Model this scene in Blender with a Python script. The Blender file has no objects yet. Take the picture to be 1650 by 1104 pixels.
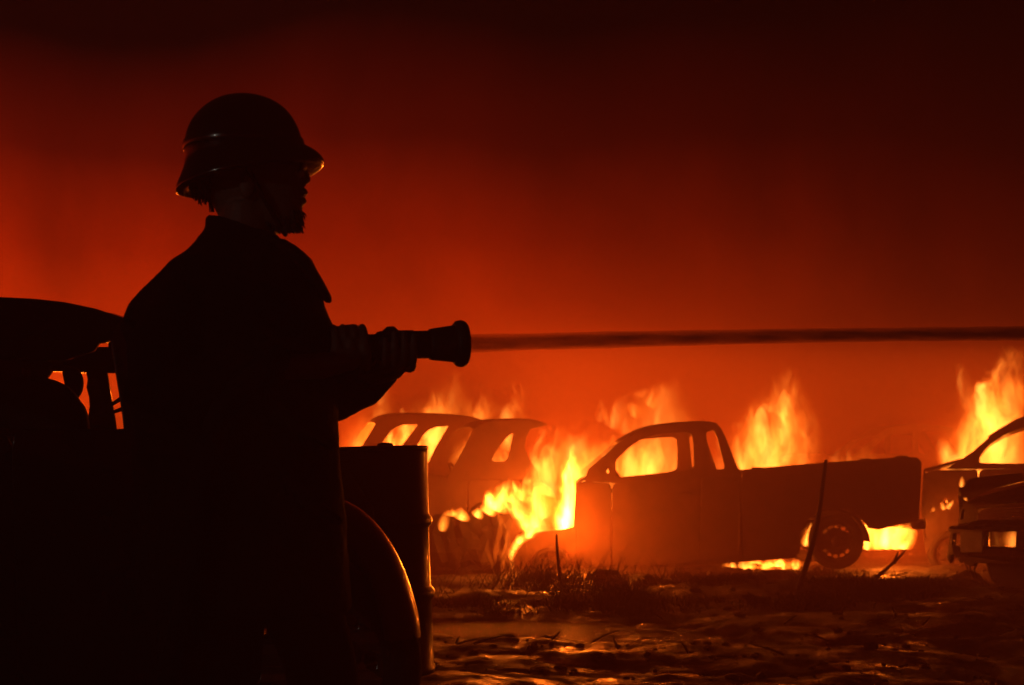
import bpy, bmesh, math, random
from mathutils import Vector, Matrix, noise
R = math.radians
random.seed(7)
scene = bpy.context.scene
COL = scene.collection

# ------------------------------------------------------------------ camera
PW, PH = 1650, 1104
FPX = 2292.0
CAMZ = 0.9
PITCH = math.atan(228 / FPX)
cam_d = bpy.data.cameras.new("camera")
cam = bpy.data.objects.new("camera", cam_d)
COL.objects.link(cam)
cam.location = (0, 0, CAMZ)
cam.rotation_euler = (math.pi / 2 + PITCH, 0, 0)
cam_d.sensor_width = 36
cam_d.lens = FPX / PW * 36
cam_d.clip_start = 0.05
cam_d.clip_end = 2000
cam_d.dof.use_dof = True
cam_d.dof.focus_distance = 5.0
cam_d.dof.aperture_fstop = 5.6
scene.camera = cam

# ------------------------------------------------------------------ render / exposure
scene.render.engine = 'CYCLES'
cy = scene.cycles
cy.use_denoising = True
cy.max_bounces = 5
cy.diffuse_bounces = 2
cy.glossy_bounces = 3
cy.transparent_max_bounces = 12
cy.volume_bounces = 0
cy.sample_clamp_indirect = 3.0
cy.volume_max_steps = 256
scene.view_settings.view_transform = 'Standard'
scene.view_settings.look = 'None'
scene.view_settings.exposure = 0.0
scene.view_settings.gamma = 1.0

# ------------------------------------------------------------------ world: night sky full of fire-lit smoke
world = bpy.data.worlds.new("World")
scene.world = world
world.use_nodes = True
wn, wl = world.node_tree.nodes, world.node_tree.links
wn.clear()
w_out = wn.new('ShaderNodeOutputWorld')
w_bg = wn.new('ShaderNodeBackground')
w_tc = wn.new('ShaderNodeTexCoord')
w_sep = wn.new('ShaderNodeSeparateXYZ')
w_noise = wn.new('ShaderNodeTexNoise')
w_noise.inputs['Scale'].default_value = 2.2
w_noise.inputs['Detail'].default_value = 5
w_ns = wn.new('ShaderNodeMath'); w_ns.operation = 'MULTIPLY_ADD'
w_ns.inputs[1].default_value = 0.13; w_ns.inputs[2].default_value = -0.065
w_add = wn.new('ShaderNodeMath'); w_add.operation = 'ADD'
w_ramp = wn.new('ShaderNodeValToRGB')
el = w_ramp.color_ramp.elements
el[0].position = 0.0; el[0].color = (0.45, 0.026, 0.0010, 1)
el[1].position = 0.50; el[1].color = (0.002, 0.0002, 0.0001, 1)
for q_, c_ in ((0.12, (0.30, 0.0120, 0.0004, 1)), (0.17, (0.145, 0.0046, 0.0002, 1)), (0.235, (0.036, 0.0011, 0.0002, 1)), (0.31, (0.0012, 0.00015, 0.00015, 1))):
    e = el.new(q_); e.color = c_
w_az = wn.new('ShaderNodeMapRange')          # the smoke is lit more strongly towards the left, where the fire goes on
w_az.interpolation_type = 'SMOOTHSTEP'
w_az.inputs['From Min'].default_value = -0.45
w_az.inputs['From Max'].default_value = 0.45
w_az.inputs['To Min'].default_value = 3.5
w_az.inputs['To Max'].default_value = 0.18
w_tone = wn.new('ShaderNodeVectorMath'); w_tone.operation = 'SCALE'
wl.new(w_tc.outputs['Generated'], w_sep.inputs[0])
w_map = wn.new('ShaderNodeMapping')
w_map.inputs['Scale'].default_value = (1.5, 1.5, 0.7)
wl.new(w_tc.outputs['Generated'], w_map.inputs[0])
wl.new(w_map.outputs[0], w_noise.inputs['Vector'])
wl.new(w_noise.outputs['Fac'], w_ns.inputs[0])
wl.new(w_sep.outputs['Z'], w_add.inputs[0])
wl.new(w_ns.outputs[0], w_add.inputs[1])
wl.new(w_add.outputs[0], w_ramp.inputs[0])
wl.new(w_sep.outputs['X'], w_az.inputs['Value'])
wl.new(w_ramp.outputs[0], w_tone.inputs[0])
w_fw = wn.new('ShaderNodeMapRange')          # and it fades round behind the camera, away from the fires
w_fw.interpolation_type = 'SMOOTHSTEP'
w_fw.inputs['From Min'].default_value = -0.5
w_fw.inputs['From Max'].default_value = 0.85
w_fw.inputs['To Min'].default_value = 0.06
w_mul = wn.new('ShaderNodeMath'); w_mul.operation = 'MULTIPLY'
wl.new(w_sep.outputs['Y'], w_fw.inputs['Value'])
wl.new(w_az.outputs[0], w_mul.inputs[0])
wl.new(w_fw.outputs[0], w_mul.inputs[1])
w_n2 = wn.new('ShaderNodeTexNoise')          # drifting smoke, thicker and thinner
w_n2.inputs['Scale'].default_value = 3.4
w_n2.inputs['Detail'].default_value = 6
w_n2.inputs['Roughness'].default_value = 0.6
w_n2.inputs['Distortion'].default_value = 0.6
w_m2 = wn.new('ShaderNodeMapping')
w_m2.inputs['Scale'].default_value = (1.3, 1.3, 0.9)
w_m2.inputs['Rotation'].default_value = (0, R(-12), 0)
w_m2.inputs['Location'].default_value = (0.35, 0.0, 0.2)
wl.new(w_tc.outputs['Generated'], w_m2.inputs[0])
wl.new(w_m2.outputs[0], w_n2.inputs['Vector'])
w_r2 = wn.new('ShaderNodeMapRange')
w_r2.inputs['From Min'].default_value = 0.3
w_r2.inputs['From Max'].default_value = 0.7
w_r2.inputs['To Min'].default_value = 0.6
w_r2.inputs['To Max'].default_value = 1.4
wl.new(w_n2.outputs['Fac'], w_r2.inputs['Value'])
w_mu2 = wn.new('ShaderNodeMath'); w_mu2.operation = 'MULTIPLY'
wl.new(w_mul.outputs[0], w_mu2.inputs[0])
wl.new(w_r2.outputs[0], w_mu2.inputs[1])
wl.new(w_mu2.outputs[0], w_tone.inputs['Scale'])
wl.new(w_tone.outputs[0], w_bg.inputs['Color'])
w_bg.inputs['Strength'].default_value = 1.0
wl.new(w_bg.outputs[0], w_out.inputs['Surface'])


# ------------------------------------------------------------------ pixel helper: photograph pixel + depth -> point in the place
def raydir(px, py):
    u = (px - PW / 2) / FPX
    v = (PH / 2 - py) / FPX
    c, s = math.cos(PITCH), math.sin(PITCH)
    return Vector((u, c - v * s, s + v * c))


def at(px, py, Y):
    d = raydir(px, py)
    return Vector((0, 0, CAMZ)) + d * (Y / d.y)


# added very weak distant lamp, aimed so its pale glint lands on the helmet's side
glint_n = Vector((-0.27, -0.96, -0.02)).normalized()
glint_v = (Vector((0, 0, CAMZ)) - at(350, 237, 3.28)).normalized()
sun_dir = (2 * glint_n.dot(glint_v) * glint_n - glint_v).normalized()
sun_d = bpy.data.lights.new("glint_sun", 'SUN')
sun_d.energy = 0.07
sun_d.angle = R(0.5)
sun_d.color = (1.0, 0.9, 0.75)
glint_sun = bpy.data.objects.new("glint_sun", sun_d)
COL.objects.link(glint_sun)
glint_sun.rotation_euler = sun_dir.to_track_quat('Z', 'Y').to_euler()

# ------------------------------------------------------------------ materials
HAZE_DENSITY = 0.068


def mat_new(name):
    m = bpy.data.materials.new(name)
    m.use_nodes = True
    n, l = m.node_tree.nodes, m.node_tree.links
    n.clear()
    out = n.new('ShaderNodeOutputMaterial')
    return m, n, l, out


def surf(name, c1, c2=None, rough=0.6, metal=0.0, scale=6.0, bump=0.2, bscale=40.0, rough2=None, coat=0.0, spec=0.5, bdist=0.01):
    m, n, l, out = mat_new(name)
    b = n.new('ShaderNodeBsdfPrincipled')
    l.new(b.outputs[0], out.inputs['Surface'])
    tc = n.new('ShaderNodeTexCoord')
    nz = n.new('ShaderNodeTexNoise')
    nz.inputs['Scale'].default_value = scale
    nz.inputs['Detail'].default_value = 6
    nz.inputs['Roughness'].default_value = 0.65
    l.new(tc.outputs['Object'], nz.inputs['Vector'])
    rp = n.new('ShaderNodeValToRGB')
    rp.color_ramp.elements[0].position = 0.35
    rp.color_ramp.elements[1].position = 0.65
    rp.color_ramp.elements[0].color = (*c1, 1)
    rp.color_ramp.elements[1].color = (*(c2 or c1), 1)
    l.new(nz.outputs['Fac'], rp.inputs[0])
    l.new(rp.outputs[0], b.inputs['Base Color'])
    b.inputs['Metallic'].default_value = metal
    b.inputs['Specular IOR Level'].default_value = spec
    b.inputs['Coat Weight'].default_value = coat
    b.inputs['Coat Roughness'].default_value = 0.08
    if rough2 is None:
        b.inputs['Roughness'].default_value = rough
    else:
        mr = n.new('ShaderNodeMapRange')
        mr.inputs['From Min'].default_value = 0.35
        mr.inputs['From Max'].default_value = 0.65
        mr.inputs['To Min'].default_value = rough
        mr.inputs['To Max'].default_value = rough2
        l.new(nz.outputs['Fac'], mr.inputs['Value'])
        l.new(mr.outputs[0], b.inputs['Roughness'])
    if bump:
        n2 = n.new('ShaderNodeTexNoise')
        n2.inputs['Scale'].default_value = bscale
        n2.inputs['Detail'].default_value = 4
        l.new(tc.outputs['Object'], n2.inputs['Vector'])
        bp = n.new('ShaderNodeBump')
        bp.inputs['Strength'].default_value = bump
        bp.inputs['Distance'].default_value = bdist
        l.new(n2.outputs['Fac'], bp.inputs['Height'])
        l.new(bp.outputs[0], b.inputs['Normal'])
    return m


M = {}
M['burnt'] = surf('burnt_metal', (0.035, 0.026, 0.022), (0.075, 0.045, 0.032), 0.75, 0.2, 5, 0.3, 30, rough2=0.5)
M['burnt_inner'] = surf('burnt_interior', (0.02, 0.018, 0.016), (0.04, 0.03, 0.025), 0.9, 0, 8, 0.4, 40)
M['rubber'] = surf('rubber', (0.012, 0.012, 0.012), (0.02, 0.019, 0.018), 0.8, 0, 12, 0.3, 60)
M['steel'] = surf('bare_steel', (0.12, 0.1, 0.09), (0.2, 0.15, 0.12), 0.45, 0.8, 10, 0.2, 50)
M['paint'] = surf('dark_paint', (0.012, 0.011, 0.011), (0.018, 0.016, 0.015), 0.22, 0, 3, 0.05, 20, rough2=0.35, coat=0.6)
M['red_paint'] = surf('dull_red_paint', (0.10, 0.022, 0.012), (0.16, 0.04, 0.02), 0.28, 0, 4, 0.12, 35, rough2=0.45, coat=0.4)
M['chrome'] = surf('chrome', (0.35, 0.34, 0.33), (0.5, 0.48, 0.46), 0.18, 0.9, 6, 0.05, 40)
M['drum'] = surf('drum_paint', (0.018, 0.016, 0.015), (0.05, 0.03, 0.02), 0.3, 0.3, 7, 0.15, 25, rough2=0.5, coat=0.3)
M['coat'] = surf('coat_cloth', (0.014, 0.013, 0.011), (0.022, 0.019, 0.016), 0.9, 0, 5, 0.5, 90, spec=0.1)
M['trousers'] = surf('trouser_cloth', (0.012, 0.012, 0.012), (0.018, 0.017, 0.016), 0.9, 0, 5, 0.4, 90, spec=0.1)
M['boot'] = surf('boot_rubber', (0.012, 0.011, 0.01), (0.02, 0.017, 0.015), 0.6, 0, 5, 0.2, 50)
M['skin'] = surf('skin', (0.16, 0.09, 0.06), (0.2, 0.115, 0.08), 0.55, 0, 12, 0.15, 80)
M['hair'] = surf('hair', (0.008, 0.006, 0.005), (0.014, 0.011, 0.009), 0.6, 0, 20, 0.3, 120)
M['helmet'] = surf('helmet_shell', (0.012, 0.011, 0.010), (0.02, 0.018, 0.016), 0.16, 0, 5, 0.04, 30, rough2=0.26, coat=0.5)
M['eye'] = surf('eye', (0.5, 0.48, 0.45), None, 0.1, 0, 5, 0)
M['nozzle'] = surf('nozzle_metal', (0.02, 0.019, 0.018), (0.03, 0.028, 0.026), 0.55, 0.2, 6, 0.1, 40)
M['hose'] = surf('hose_rubber', (0.012, 0.011, 0.011), (0.02, 0.018, 0.017), 0.85, 0, 20, 0.4, 160, spec=0.1)
M['wood'] = surf('charred_wood', (0.016, 0.012, 0.010), (0.035, 0.024, 0.017), 0.85, 0, 18, 0.6, 60)
M['rock'] = surf('rubble', (0.025, 0.02, 0.016), (0.05, 0.04, 0.03), 0.85, 0, 10, 0.6, 50, rough2=0.5)
M['grass'] = surf('dry_grass', (0.035, 0.028, 0.012), (0.06, 0.045, 0.02), 0.8, 0, 4, 0)
M['plate'] = surf('number_plate', (0.25, 0.24, 0.2), (0.12, 0.1, 0.08), 0.4, 0, 8, 0.1, 30)
M['lamp'] = surf('lamp_glass', (0.15, 0.07, 0.03), (0.25, 0.1, 0.04), 0.12, 0, 8, 0.1, 60)
M['seat'] = surf('seat_cloth', (0.02, 0.018, 0.017), (0.03, 0.027, 0.025), 0.9, 0, 8, 0.3, 60)


def ground_mat():
    m, n, l, out = mat_new('wet_mud')
    b = n.new('ShaderNodeBsdfPrincipled')
    l.new(b.outputs[0], out.inputs['Surface'])
    tc = n.new('ShaderNodeTexCoord')
    a = n.new('ShaderNodeTexNoise'); a.inputs['Scale'].default_value = 1.3; a.inputs['Detail'].default_value = 8; a.inputs['Roughness'].default_value = 0.7
    l.new(tc.outputs['Object'], a.inputs['Vector'])
    rp = n.new('ShaderNodeValToRGB')
    rp.color_ramp.elements[0].position = 0.35; rp.color_ramp.elements[1].position = 0.7
    rp.color_ramp.elements[0].color = (0.022, 0.016, 0.011, 1); rp.color_ramp.elements[1].color = (0.05, 0.036, 0.024, 1)
    l.new(a.outputs['Fac'], rp.inputs[0]); l.new(rp.outputs[0], b.inputs['Base Color'])
    c = n.new('ShaderNodeTexNoise'); c.inputs['Scale'].default_value = 3.1; c.inputs['Detail'].default_value = 5
    l.new(tc.outputs['Object'], c.inputs['Vector'])
    mr = n.new('ShaderNodeMapRange')
    mr.inputs['From Min'].default_value = 0.38; mr.inputs['From Max'].default_value = 0.6
    mr.inputs['To Min'].default_value = 0.30; mr.inputs['To Max'].default_value = 1.0
    l.new(c.outputs['Fac'], mr.inputs['Value']); l.new(mr.outputs[0], b.inputs['Roughness'])
    b.inputs['Specular IOR Level'].default_value = 0.3
    d = n.new('ShaderNodeTexNoise'); d.inputs['Scale'].default_value = 22; d.inputs['Detail'].default_value = 8; d.inputs['Roughness'].default_value = 0.7
    l.new(tc.outputs['Object'], d.inputs['Vector'])
    bp = n.new('ShaderNodeBump'); bp.inputs['Strength'].default_value = 0.9; bp.inputs['Distance'].default_value = 0.05
    l.new(d.outputs['Fac'], bp.inputs['Height']); l.new(bp.outputs[0], b.inputs['Normal'])
    return m


def water_mat():
    m, n, l, out = mat_new('muddy_water')
    b = n.new('ShaderNodeBsdfPrincipled')
    l.new(b.outputs[0], out.inputs['Surface'])
    b.inputs['Base Color'].default_value = (0.02, 0.014, 0.009, 1)
    b.inputs['Roughness'].default_value = 0.06
    b.inputs['IOR'].default_value = 1.33
    tc = n.new('ShaderNodeTexCoord')
    mp = n.new('ShaderNodeMapping'); mp.inputs['Scale'].default_value = (9, 26, 9)
    l.new(tc.outputs['Object'], mp.inputs[0])
    d = n.new('ShaderNodeTexNoise'); d.inputs['Scale'].default_value = 1.6; d.inputs['Detail'].default_value = 6; d.inputs['Roughness'].default_value = 0.65
    l.new(mp.outputs[0], d.inputs['Vector'])
    bp = n.new('ShaderNodeBump'); bp.inputs['Strength'].default_value = 0.9; bp.inputs['Distance'].default_value = 0.05
    l.new(d.outputs['Fac'], bp.inputs['Height']); l.new(bp.outputs[0], b.inputs['Normal'])
    return m


def jet_mat():
    m, n, l, out = mat_new('spraying_water')
    tr = n.new('ShaderNodeBsdfTransparent')
    b = n.new('ShaderNodeBsdfPrincipled')
    b.inputs['Base Color'].default_value = (0.10, 0.09, 0.085, 1)
    b.inputs['Roughness'].default_value = 0.5
    b.inputs['IOR'].default_value = 1.33
    tc = n.new('ShaderNodeTexCoord')
    mp = n.new('ShaderNodeMapping'); mp.inputs['Scale'].default_value = (1.2, 40, 90)
    l.new(tc.outputs['Object'], mp.inputs[0])
    d = n.new('ShaderNodeTexNoise'); d.inputs['Scale'].default_value = 1.0; d.inputs['Detail'].default_value = 5
    l.new(mp.outputs[0], d.inputs['Vector'])
    lw = n.new('ShaderNodeLayerWeight'); lw.inputs['Blend'].default_value = 0.5
    inv0 = n.new('ShaderNodeMath'); inv0.operation = 'SUBTRACT'; inv0.inputs[0].default_value = 1.0
    l.new(lw.outputs['Facing'], inv0.inputs[1])
    inv = n.new('ShaderNodeMath'); inv.operation = 'POWER'; inv.inputs[1].default_value = 1.4
    l.new(inv0.outputs[0], inv.inputs[0])
    mr = n.new('ShaderNodeMapRange'); mr.inputs['From Min'].default_value = 0.3; mr.inputs['From Max'].default_value = 0.7
    mr.inputs['To Min'].default_value = 0.5; mr.inputs['To Max'].default_value = 0.9
    l.new(d.outputs['Fac'], mr.inputs['Value'])
    mu = n.new('ShaderNodeMath'); mu.operation = 'MULTIPLY'
    l.new(mr.outputs[0], mu.inputs[0]); l.new(inv.outputs[0], mu.inputs[1])
    sx = n.new('ShaderNodeSeparateXYZ'); l.new(tc.outputs['Object'], sx.inputs[0])
    gr = n.new('ShaderNodeMapRange'); gr.inputs['From Min'].default_value = -0.1; gr.inputs['From Max'].default_value = 0.9
    gr.inputs['To Min'].default_value = 0.8; gr.inputs['To Max'].default_value = 1.0
    l.new(sx.outputs['X'], gr.inputs['Value'])
    m3 = n.new('ShaderNodeMath'); m3.operation = 'MULTIPLY'
    l.new(mu.outputs[0], m3.inputs[0]); l.new(gr.outputs[0], m3.inputs[1])
    mx = n.new('ShaderNodeMixShader')
    l.new(m3.outputs[0], mx.inputs[0]); l.new(tr.outputs[0], mx.inputs[1]); l.new(b.outputs[0], mx.inputs[2])
    l.new(mx.outputs[0], out.inputs['Surface'])
    return m


def flame_mat():
    """Emitting gas: brightness falls from the tongue's axis to its edge and is torn by rising noise."""
    m, n, l, out = mat_new('flame_gas')
    em = n.new('ShaderNodeEmission')
    l.new(em.outputs[0], out.inputs['Volume'])
    tc = n.new('ShaderNodeTexCoord')
    geo = n.new('ShaderNodeNewGeometry')
    oi = n.new('ShaderNodeObjectInfo')

    def math_(op, a=None, b=None, c=None, clamp=False):
        k = n.new('ShaderNodeMath'); k.operation = op; k.use_clamp = clamp
        for i, v in enumerate((a, b, c)):
            if v is None: continue
            if isinstance(v, (int, float)): k.inputs[i].default_value = v
            else: l.new(v, k.inputs[i])
        return k.outputs[0]
    off = n.new('ShaderNodeVectorMath'); off.operation = 'SCALE'
    off.inputs[0].default_value = (13.1, 7.7, 5.3)
    l.new(oi.outputs['Random'], off.inputs['Scale'])
    pos = n.new('ShaderNodeVectorMath'); pos.operation = 'ADD'
    l.new(geo.outputs['Position'], pos.inputs[0]); l.new(off.outputs[0], pos.inputs[1])
    mp = n.new('ShaderNodeMapping'); mp.inputs['Scale'].default_value = (4.4, 4.4, 2.0)
    mp.inputs['Rotation'].default_value = (0, R(-22), 0)
    l.new(pos.outputs[0], mp.inputs[0])
    nz = n.new('ShaderNodeTexNoise'); nz.inputs['Scale'].default_value = 1.0; nz.inputs['Detail'].default_value = 3.0
    nz.inputs['Roughness'].default_value = 0.55
    nz.inputs['Distortion'].default_value = 1.1
    l.new(mp.outputs[0], nz.inputs['Vector'])
    sx = n.new('ShaderNodeSeparateColor'); l.new(nz.outputs['Color'], sx.inputs[0])
    sp = n.new('ShaderNodeSeparateXYZ'); l.new(tc.outputs['Object'], sp.inputs[0])
    z = math_('MAXIMUM', sp.outputs['Z'], 0.0)
    wild = n.new('ShaderNodeAttribute'); wild.attribute_type = 'OBJECT'; wild.attribute_name = 'wild'
    # wobble grows with height
    wob = math_('MULTIPLY', math_('SUBTRACT', sx.outputs[0], 0.5), math_('MULTIPLY', wild.outputs['Fac'], math_('MULTIPLY_ADD', z, 2.9, 0.5)))
    wob2 = math_('MULTIPLY', math_('SUBTRACT', sx.outputs[1], 0.5), math_('MULTIPLY', wild.outputs['Fac'], math_('MULTIPLY_ADD', z, 2.9, 0.5)))
    x = math_('ADD', sp.outputs['X'], wob)
    y = math_('ADD', sp.outputs['Y'], wob2)
    r = math_('SQRT', math_('ADD', math_('MULTIPLY', x, x), math_('MULTIPLY', y, y)))
    rz = math_('MULTIPLY', math_('POWER', math_('ADD', z, 0.04), 0.4), math_('POWER', math_('MAXIMUM', math_('SUBTRACT', 1.0, z), 0.0), 0.9))
    rz = math_('MULTIPLY_ADD', rz, 1.35, 0.02)
    q = math_('SUBTRACT', 1.0, math_('DIVIDE', r, rz), None, True)
    q = math_('POWER', q, 1.3)
    tear = n.new('ShaderNodeMapRange'); tear.inputs['From Min'].default_value = 0.38; tear.inputs['From Max'].default_value = 0.68
    tear.inputs['To Min'].default_value = 0.06; tear.inputs['To Max'].default_value = 1.6
    l.new(nz.outputs['Fac'], tear.inputs['Value'])
    q = math_('MULTIPLY', q, tear.outputs[0])
    fade = math_('MULTIPLY_ADD', z, -0.75, 1.1)
    q = math_('MULTIPLY', q, fade)
    at_ = n.new('ShaderNodeAttribute'); at_.attribute_type = 'OBJECT'; at_.attribute_name = 'power'
    l.new(math_('MULTIPLY', q, at_.outputs['Fac']), em.inputs['Strength'])
    rp = n.new('ShaderNodeValToRGB')
    rp.color_ramp.elements[0].position = 0.0; rp.color_ramp.elements[0].color = (1, 0.16, 0.006, 1)
    rp.color_ramp.elements[1].position = 0.8; rp.color_ramp.elements[1].color = (1, 0.36, 0.045, 1)
    l.new(q, rp.inputs[0]); l.new(rp.outputs[0], em.inputs['Color'])
    return m


M['ground'] = ground_mat()
M['water'] = water_mat()
M['jet'] = jet_mat()
M['flame'] = flame_mat()


# ------------------------------------------------------------------ object helpers
def link(name, me, mat=None, parent=None, smooth=False):
    o = bpy.data.objects.new(name, me)
    COL.objects.link(o)
    if mat is not None:
        me.materials.clear()
        me.materials.append(mat)
    if smooth:
        for p in me.polygons:
            p.use_smooth = True
    if parent is not None:
        o.parent = parent
    return o


def obj(name, bm, mat, parent=None, smooth=True):
    bmesh.ops.recalc_face_normals(bm, faces=bm.faces[:])
    me = bpy.data.meshes.new(name)
    bm.to_mesh(me)
    bm.free()
    return link(name, me, mat, parent, smooth)


def thing(name, label, cat, matrix=None, group=None):
    o = bpy.data.objects.new(name, None)
    COL.objects.link(o)
    if matrix is not None:
        o.matrix_world = matrix
    o['label'] = label
    o['category'] = cat
    if group:
        o['group'] = group
    return o


def tag(o, label, cat, group=None):
    o['label'] = label
    o['category'] = cat
    if group:
        o['group'] = group
    return o


def add_loft(bm, rings, caps=True, closed_ring=True):
    vs = [[bm.verts.new(p) for p in r] for r in rings]
    n = len(vs[0])
    for a, b in zip(vs[:-1], vs[1:]):
        for i in range(n if closed_ring else n - 1):
            j = (i + 1) % n
            try:
                bm.faces.new((a[i], a[j], b[j], b[i]))
            except ValueError:
                pass
    if caps and closed_ring:
        bm.faces.new(vs[0][::-1])
        bm.faces.new(vs[-1])
    return vs


def add_tube(bm, pts, radii, seg=10, round_ends=True):
    pts = [Vector(p) for p in pts]
    if not isinstance(radii, (list, tuple)):
        radii = [radii] * len(pts)
    P, Q = list(pts), list(radii)
    if round_ends:
        d0 = (pts[0] - pts[1]).normalized(); d1 = (pts[-1] - pts[-2]).normalized()
        r0, r1 = radii[0], radii[-1]
        P = [pts[0] + d0 * r0 * 0.95, pts[0] + d0 * r0 * 0.6] + P + [pts[-1] + d1 * r1 * 0.6, pts[-1] + d1 * r1 * 0.95]
        Q = [r0 * 0.25, r0 * 0.75] + Q + [r1 * 0.75, r1 * 0.25]
    rings = []
    prev = None
    for i, p in enumerate(P):
        t = (P[min(i + 1, len(P) - 1)] - P[max(i - 1, 0)]).normalized()
        if prev is None:
            u = t.orthogonal().normalized()
        else:
            u = (prev - t * prev.dot(t)).normalized()
        prev = u
        v = t.cross(u)
        rings.append([p + (u * math.cos(2 * math.pi * k / seg) + v * math.sin(2 * math.pi * k / seg)) * Q[i] for k in range(seg)])
    add_loft(bm, rings)


def add_ball(bm, c, r, seg=10):
    if not hasattr(r, '__len__'):
        r = (r, r, r)
    bmesh.ops.create_uvsphere(bm, u_segments=seg, v_segments=max(6, seg - 2), radius=1.0,
                              matrix=Matrix.Translation(Vector(c)) @ Matrix.Diagonal((*r, 1)))


def add_box(bm, c, s, rot=None, bev=0.0):
    b2 = bmesh.new()
    bmesh.ops.create_cube(b2, size=1.0)
    for v in b2.verts:
        v.co = Vector((v.co.x * s[0], v.co.y * s[1], v.co.z * s[2]))
    if bev:
        bmesh.ops.bevel(b2, geom=b2.edges[:], offset=bev, segments=2, affect='EDGES', profile=0.6)
    mt = Matrix.Translation(Vector(c)) @ (rot.to_4x4() if rot is not None else Matrix.Identity(4))
    bmesh.ops.transform(b2, matrix=mt, verts=b2.verts[:])
    tmp = bpy.data.meshes.new('tmp'); b2.to_mesh(tmp); b2.free()
    bm.from_mesh(tmp); bpy.data.meshes.remove(tmp)


def add_lathe(bm, prof, axis_o, axis_d, seg=28):
    """prof: (distance along axis, radius)"""
    d = Vector(axis_d).normalized()
    u = d.orthogonal().normalized(); v = d.cross(u)
    rings = [[Vector(axis_o) + d * s + (u * math.cos(2 * math.pi * k / seg) + v * math.sin(2 * math.pi * k / seg)) * r for k in range(seg)] for s, r in prof]
    add_loft(bm, rings)


def panel_mesh(outline, holes=(), thick=0.02, bevel=0.004):
    """flat panel with real openings: 2-D points in, mesh with (x, thickness, z) out"""
    cu = bpy.data.curves.new('panel', 'CURVE')
    cu.dimensions = '2D'
    cu.fill_mode = 'BOTH'
    cu.extrude = thick / 2
    cu.bevel_depth = bevel
    cu.bevel_resolution = 1
    for poly in [outline] + list(holes):
        sp = cu.splines.new('POLY')
        sp.points.add(len(poly) - 1)
        for p, q in zip(sp.points, poly):
            p.co = (q[0], q[1], 0, 1)
        sp.use_cyclic_u = True
    o = bpy.data.objects.new('panel', cu)
    me = bpy.data.meshes.new_from_object(o)
    bpy.data.objects.remove(o)
    bpy.data.curves.remove(cu)
    return me


def smooth_poly(pts, n=4, closed=True):
    """Catmull-Rom through the points"""
    out = []
    m = len(pts)
    rng = range(m) if closed else range(m - 1)
    for i in rng:
        p0, p1, p2, p3 = (pts[(i - 1) % m], pts[i], pts[(i + 1) % m], pts[(i + 2) % m])
        if not closed:
            p0 = pts[max(i - 1, 0)]; p3 = pts[min(i + 2, m - 1)]
        for k in range(n):
            t = k / n
            out.append(tuple(0.5 * ((2 * b) + (-a + c) * t + (2 * a - 5 * b + 4 * c - d) * t * t + (-a + 3 * b - 3 * c + d) * t ** 3)
                             for a, b, c, d in zip(p0, p1, p2, p3)))
    if not closed:
        out.append(tuple(pts[-1]))
    return out


def round_poly(pts, k=0.18):
    """cut every corner with two points so panel corners read as pressed metal"""
    out = []
    m = len(pts)
    for i in range(m):
        a, b, c = pts[i - 1], pts[i], pts[(i + 1) % m]
        out.append(tuple(b[j] + (a[j] - b[j]) * k for j in (0, 1)))
        out.append(tuple(b[j] * (1 - k * 0.6) + (a[j] + c[j]) * k * 0.3 for j in (0, 1)))
        out.append(tuple(b[j] + (c[j] - b[j]) * k for j in (0, 1)))
    return out


# ------------------------------------------------------------------ ground
DIPS = [(0.15, 9.3, 1.15, 0.75, 0.085), (-0.25, 9.9, 0.6, 0.35, 0.06), (1.05, 8.7, 0.55, 0.16, 0.06), (1.2, 9.6, 0.25, 0.12, 0.05),
        (3.15, 10.2, 0.55, 0.22, 0.07), (3.4, 9.2, 0.25, 0.25, 0.05), (1.35, 9.1, 0.3, 0.2, 0.06), (1.9, 8.3, 0.3, 0.15, 0.045), (2.75, 8.9, 0.35, 0.22, 0.05), (2.45, 7.1, 0.16, 0.35, 0.07), (2.55, 8.1, 0.22, 0.3, 0.06), (1.2, 7.05, 0.6, 0.10, 0.05),
        (4.05, 13.1, 0.45, 0.5, 0.085), (4.5, 14.0, 0.5, 0.4, 0.06), (0.6, 12.9, 0.35, 0.2, 0.075), (0.0, 13.6, 0.3, 0.3, 0.07), (-0.5, 13.0, 0.2, 0.15, 0.06),
        (2.1, 10.8, 0.10, 0.06, 0.06), (1.9, 12.0, 0.2, 0.08, 0.05)]
BUMPS = [(1.2, 13.2, 0.35, 0.3, 0.10), (1.9, 12.3, 1.0, 0.5, 0.07), (0.2, 11.4, 1.6, 0.5, 0.08), (3.0, 12.0, 1.0, 0.5, 0.06),
         (4.9, 12.9, 0.35, 0.3, 0.10), (4.1, 9.3, 0.5, 0.9, 0.07), (1.6, 9.0, 0.35, 0.8, 0.04), (-0.60, 5.9, 0.8, 0.8, 0.14)]


def gh(x, y):
    h = 0.0
    h += 0.045 * noise.noise(Vector((x * 0.45, y * 0.45, 1.3)))
    h += 0.030 * noise.noise(Vector((x * 1.7, y * 1.3, 4.1)))
    h += 0.024 * noise.noise(Vector((x * 4.7, y * 2.9, 2.2)))
    if 5 < y < 17:
        h += 0.015 * noise.noise(Vector((x * 9.0, y * 6.0, 8.2))) + 0.014 * max(0.0, noise.noise(Vector((x * 17.0, y * 13.0, 5.5)))) ** 1.5
    for cx, cyy, rx, ry, d in DIPS:
        q = ((x - cx) / rx) ** 2 + ((y - cyy) / ry) ** 2
        if q < 9: h -= d * math.exp(-q)
    for cx, cyy, rx, ry, d in BUMPS:
        q = ((x - cx) / rx) ** 2 + ((y - cyy) / ry) ** 2
        if q < 9: h += d * math.exp(-q)
    far = min(1.0, max(0.0, (y - 25) / 30))
    return h * (1 - far)


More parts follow.
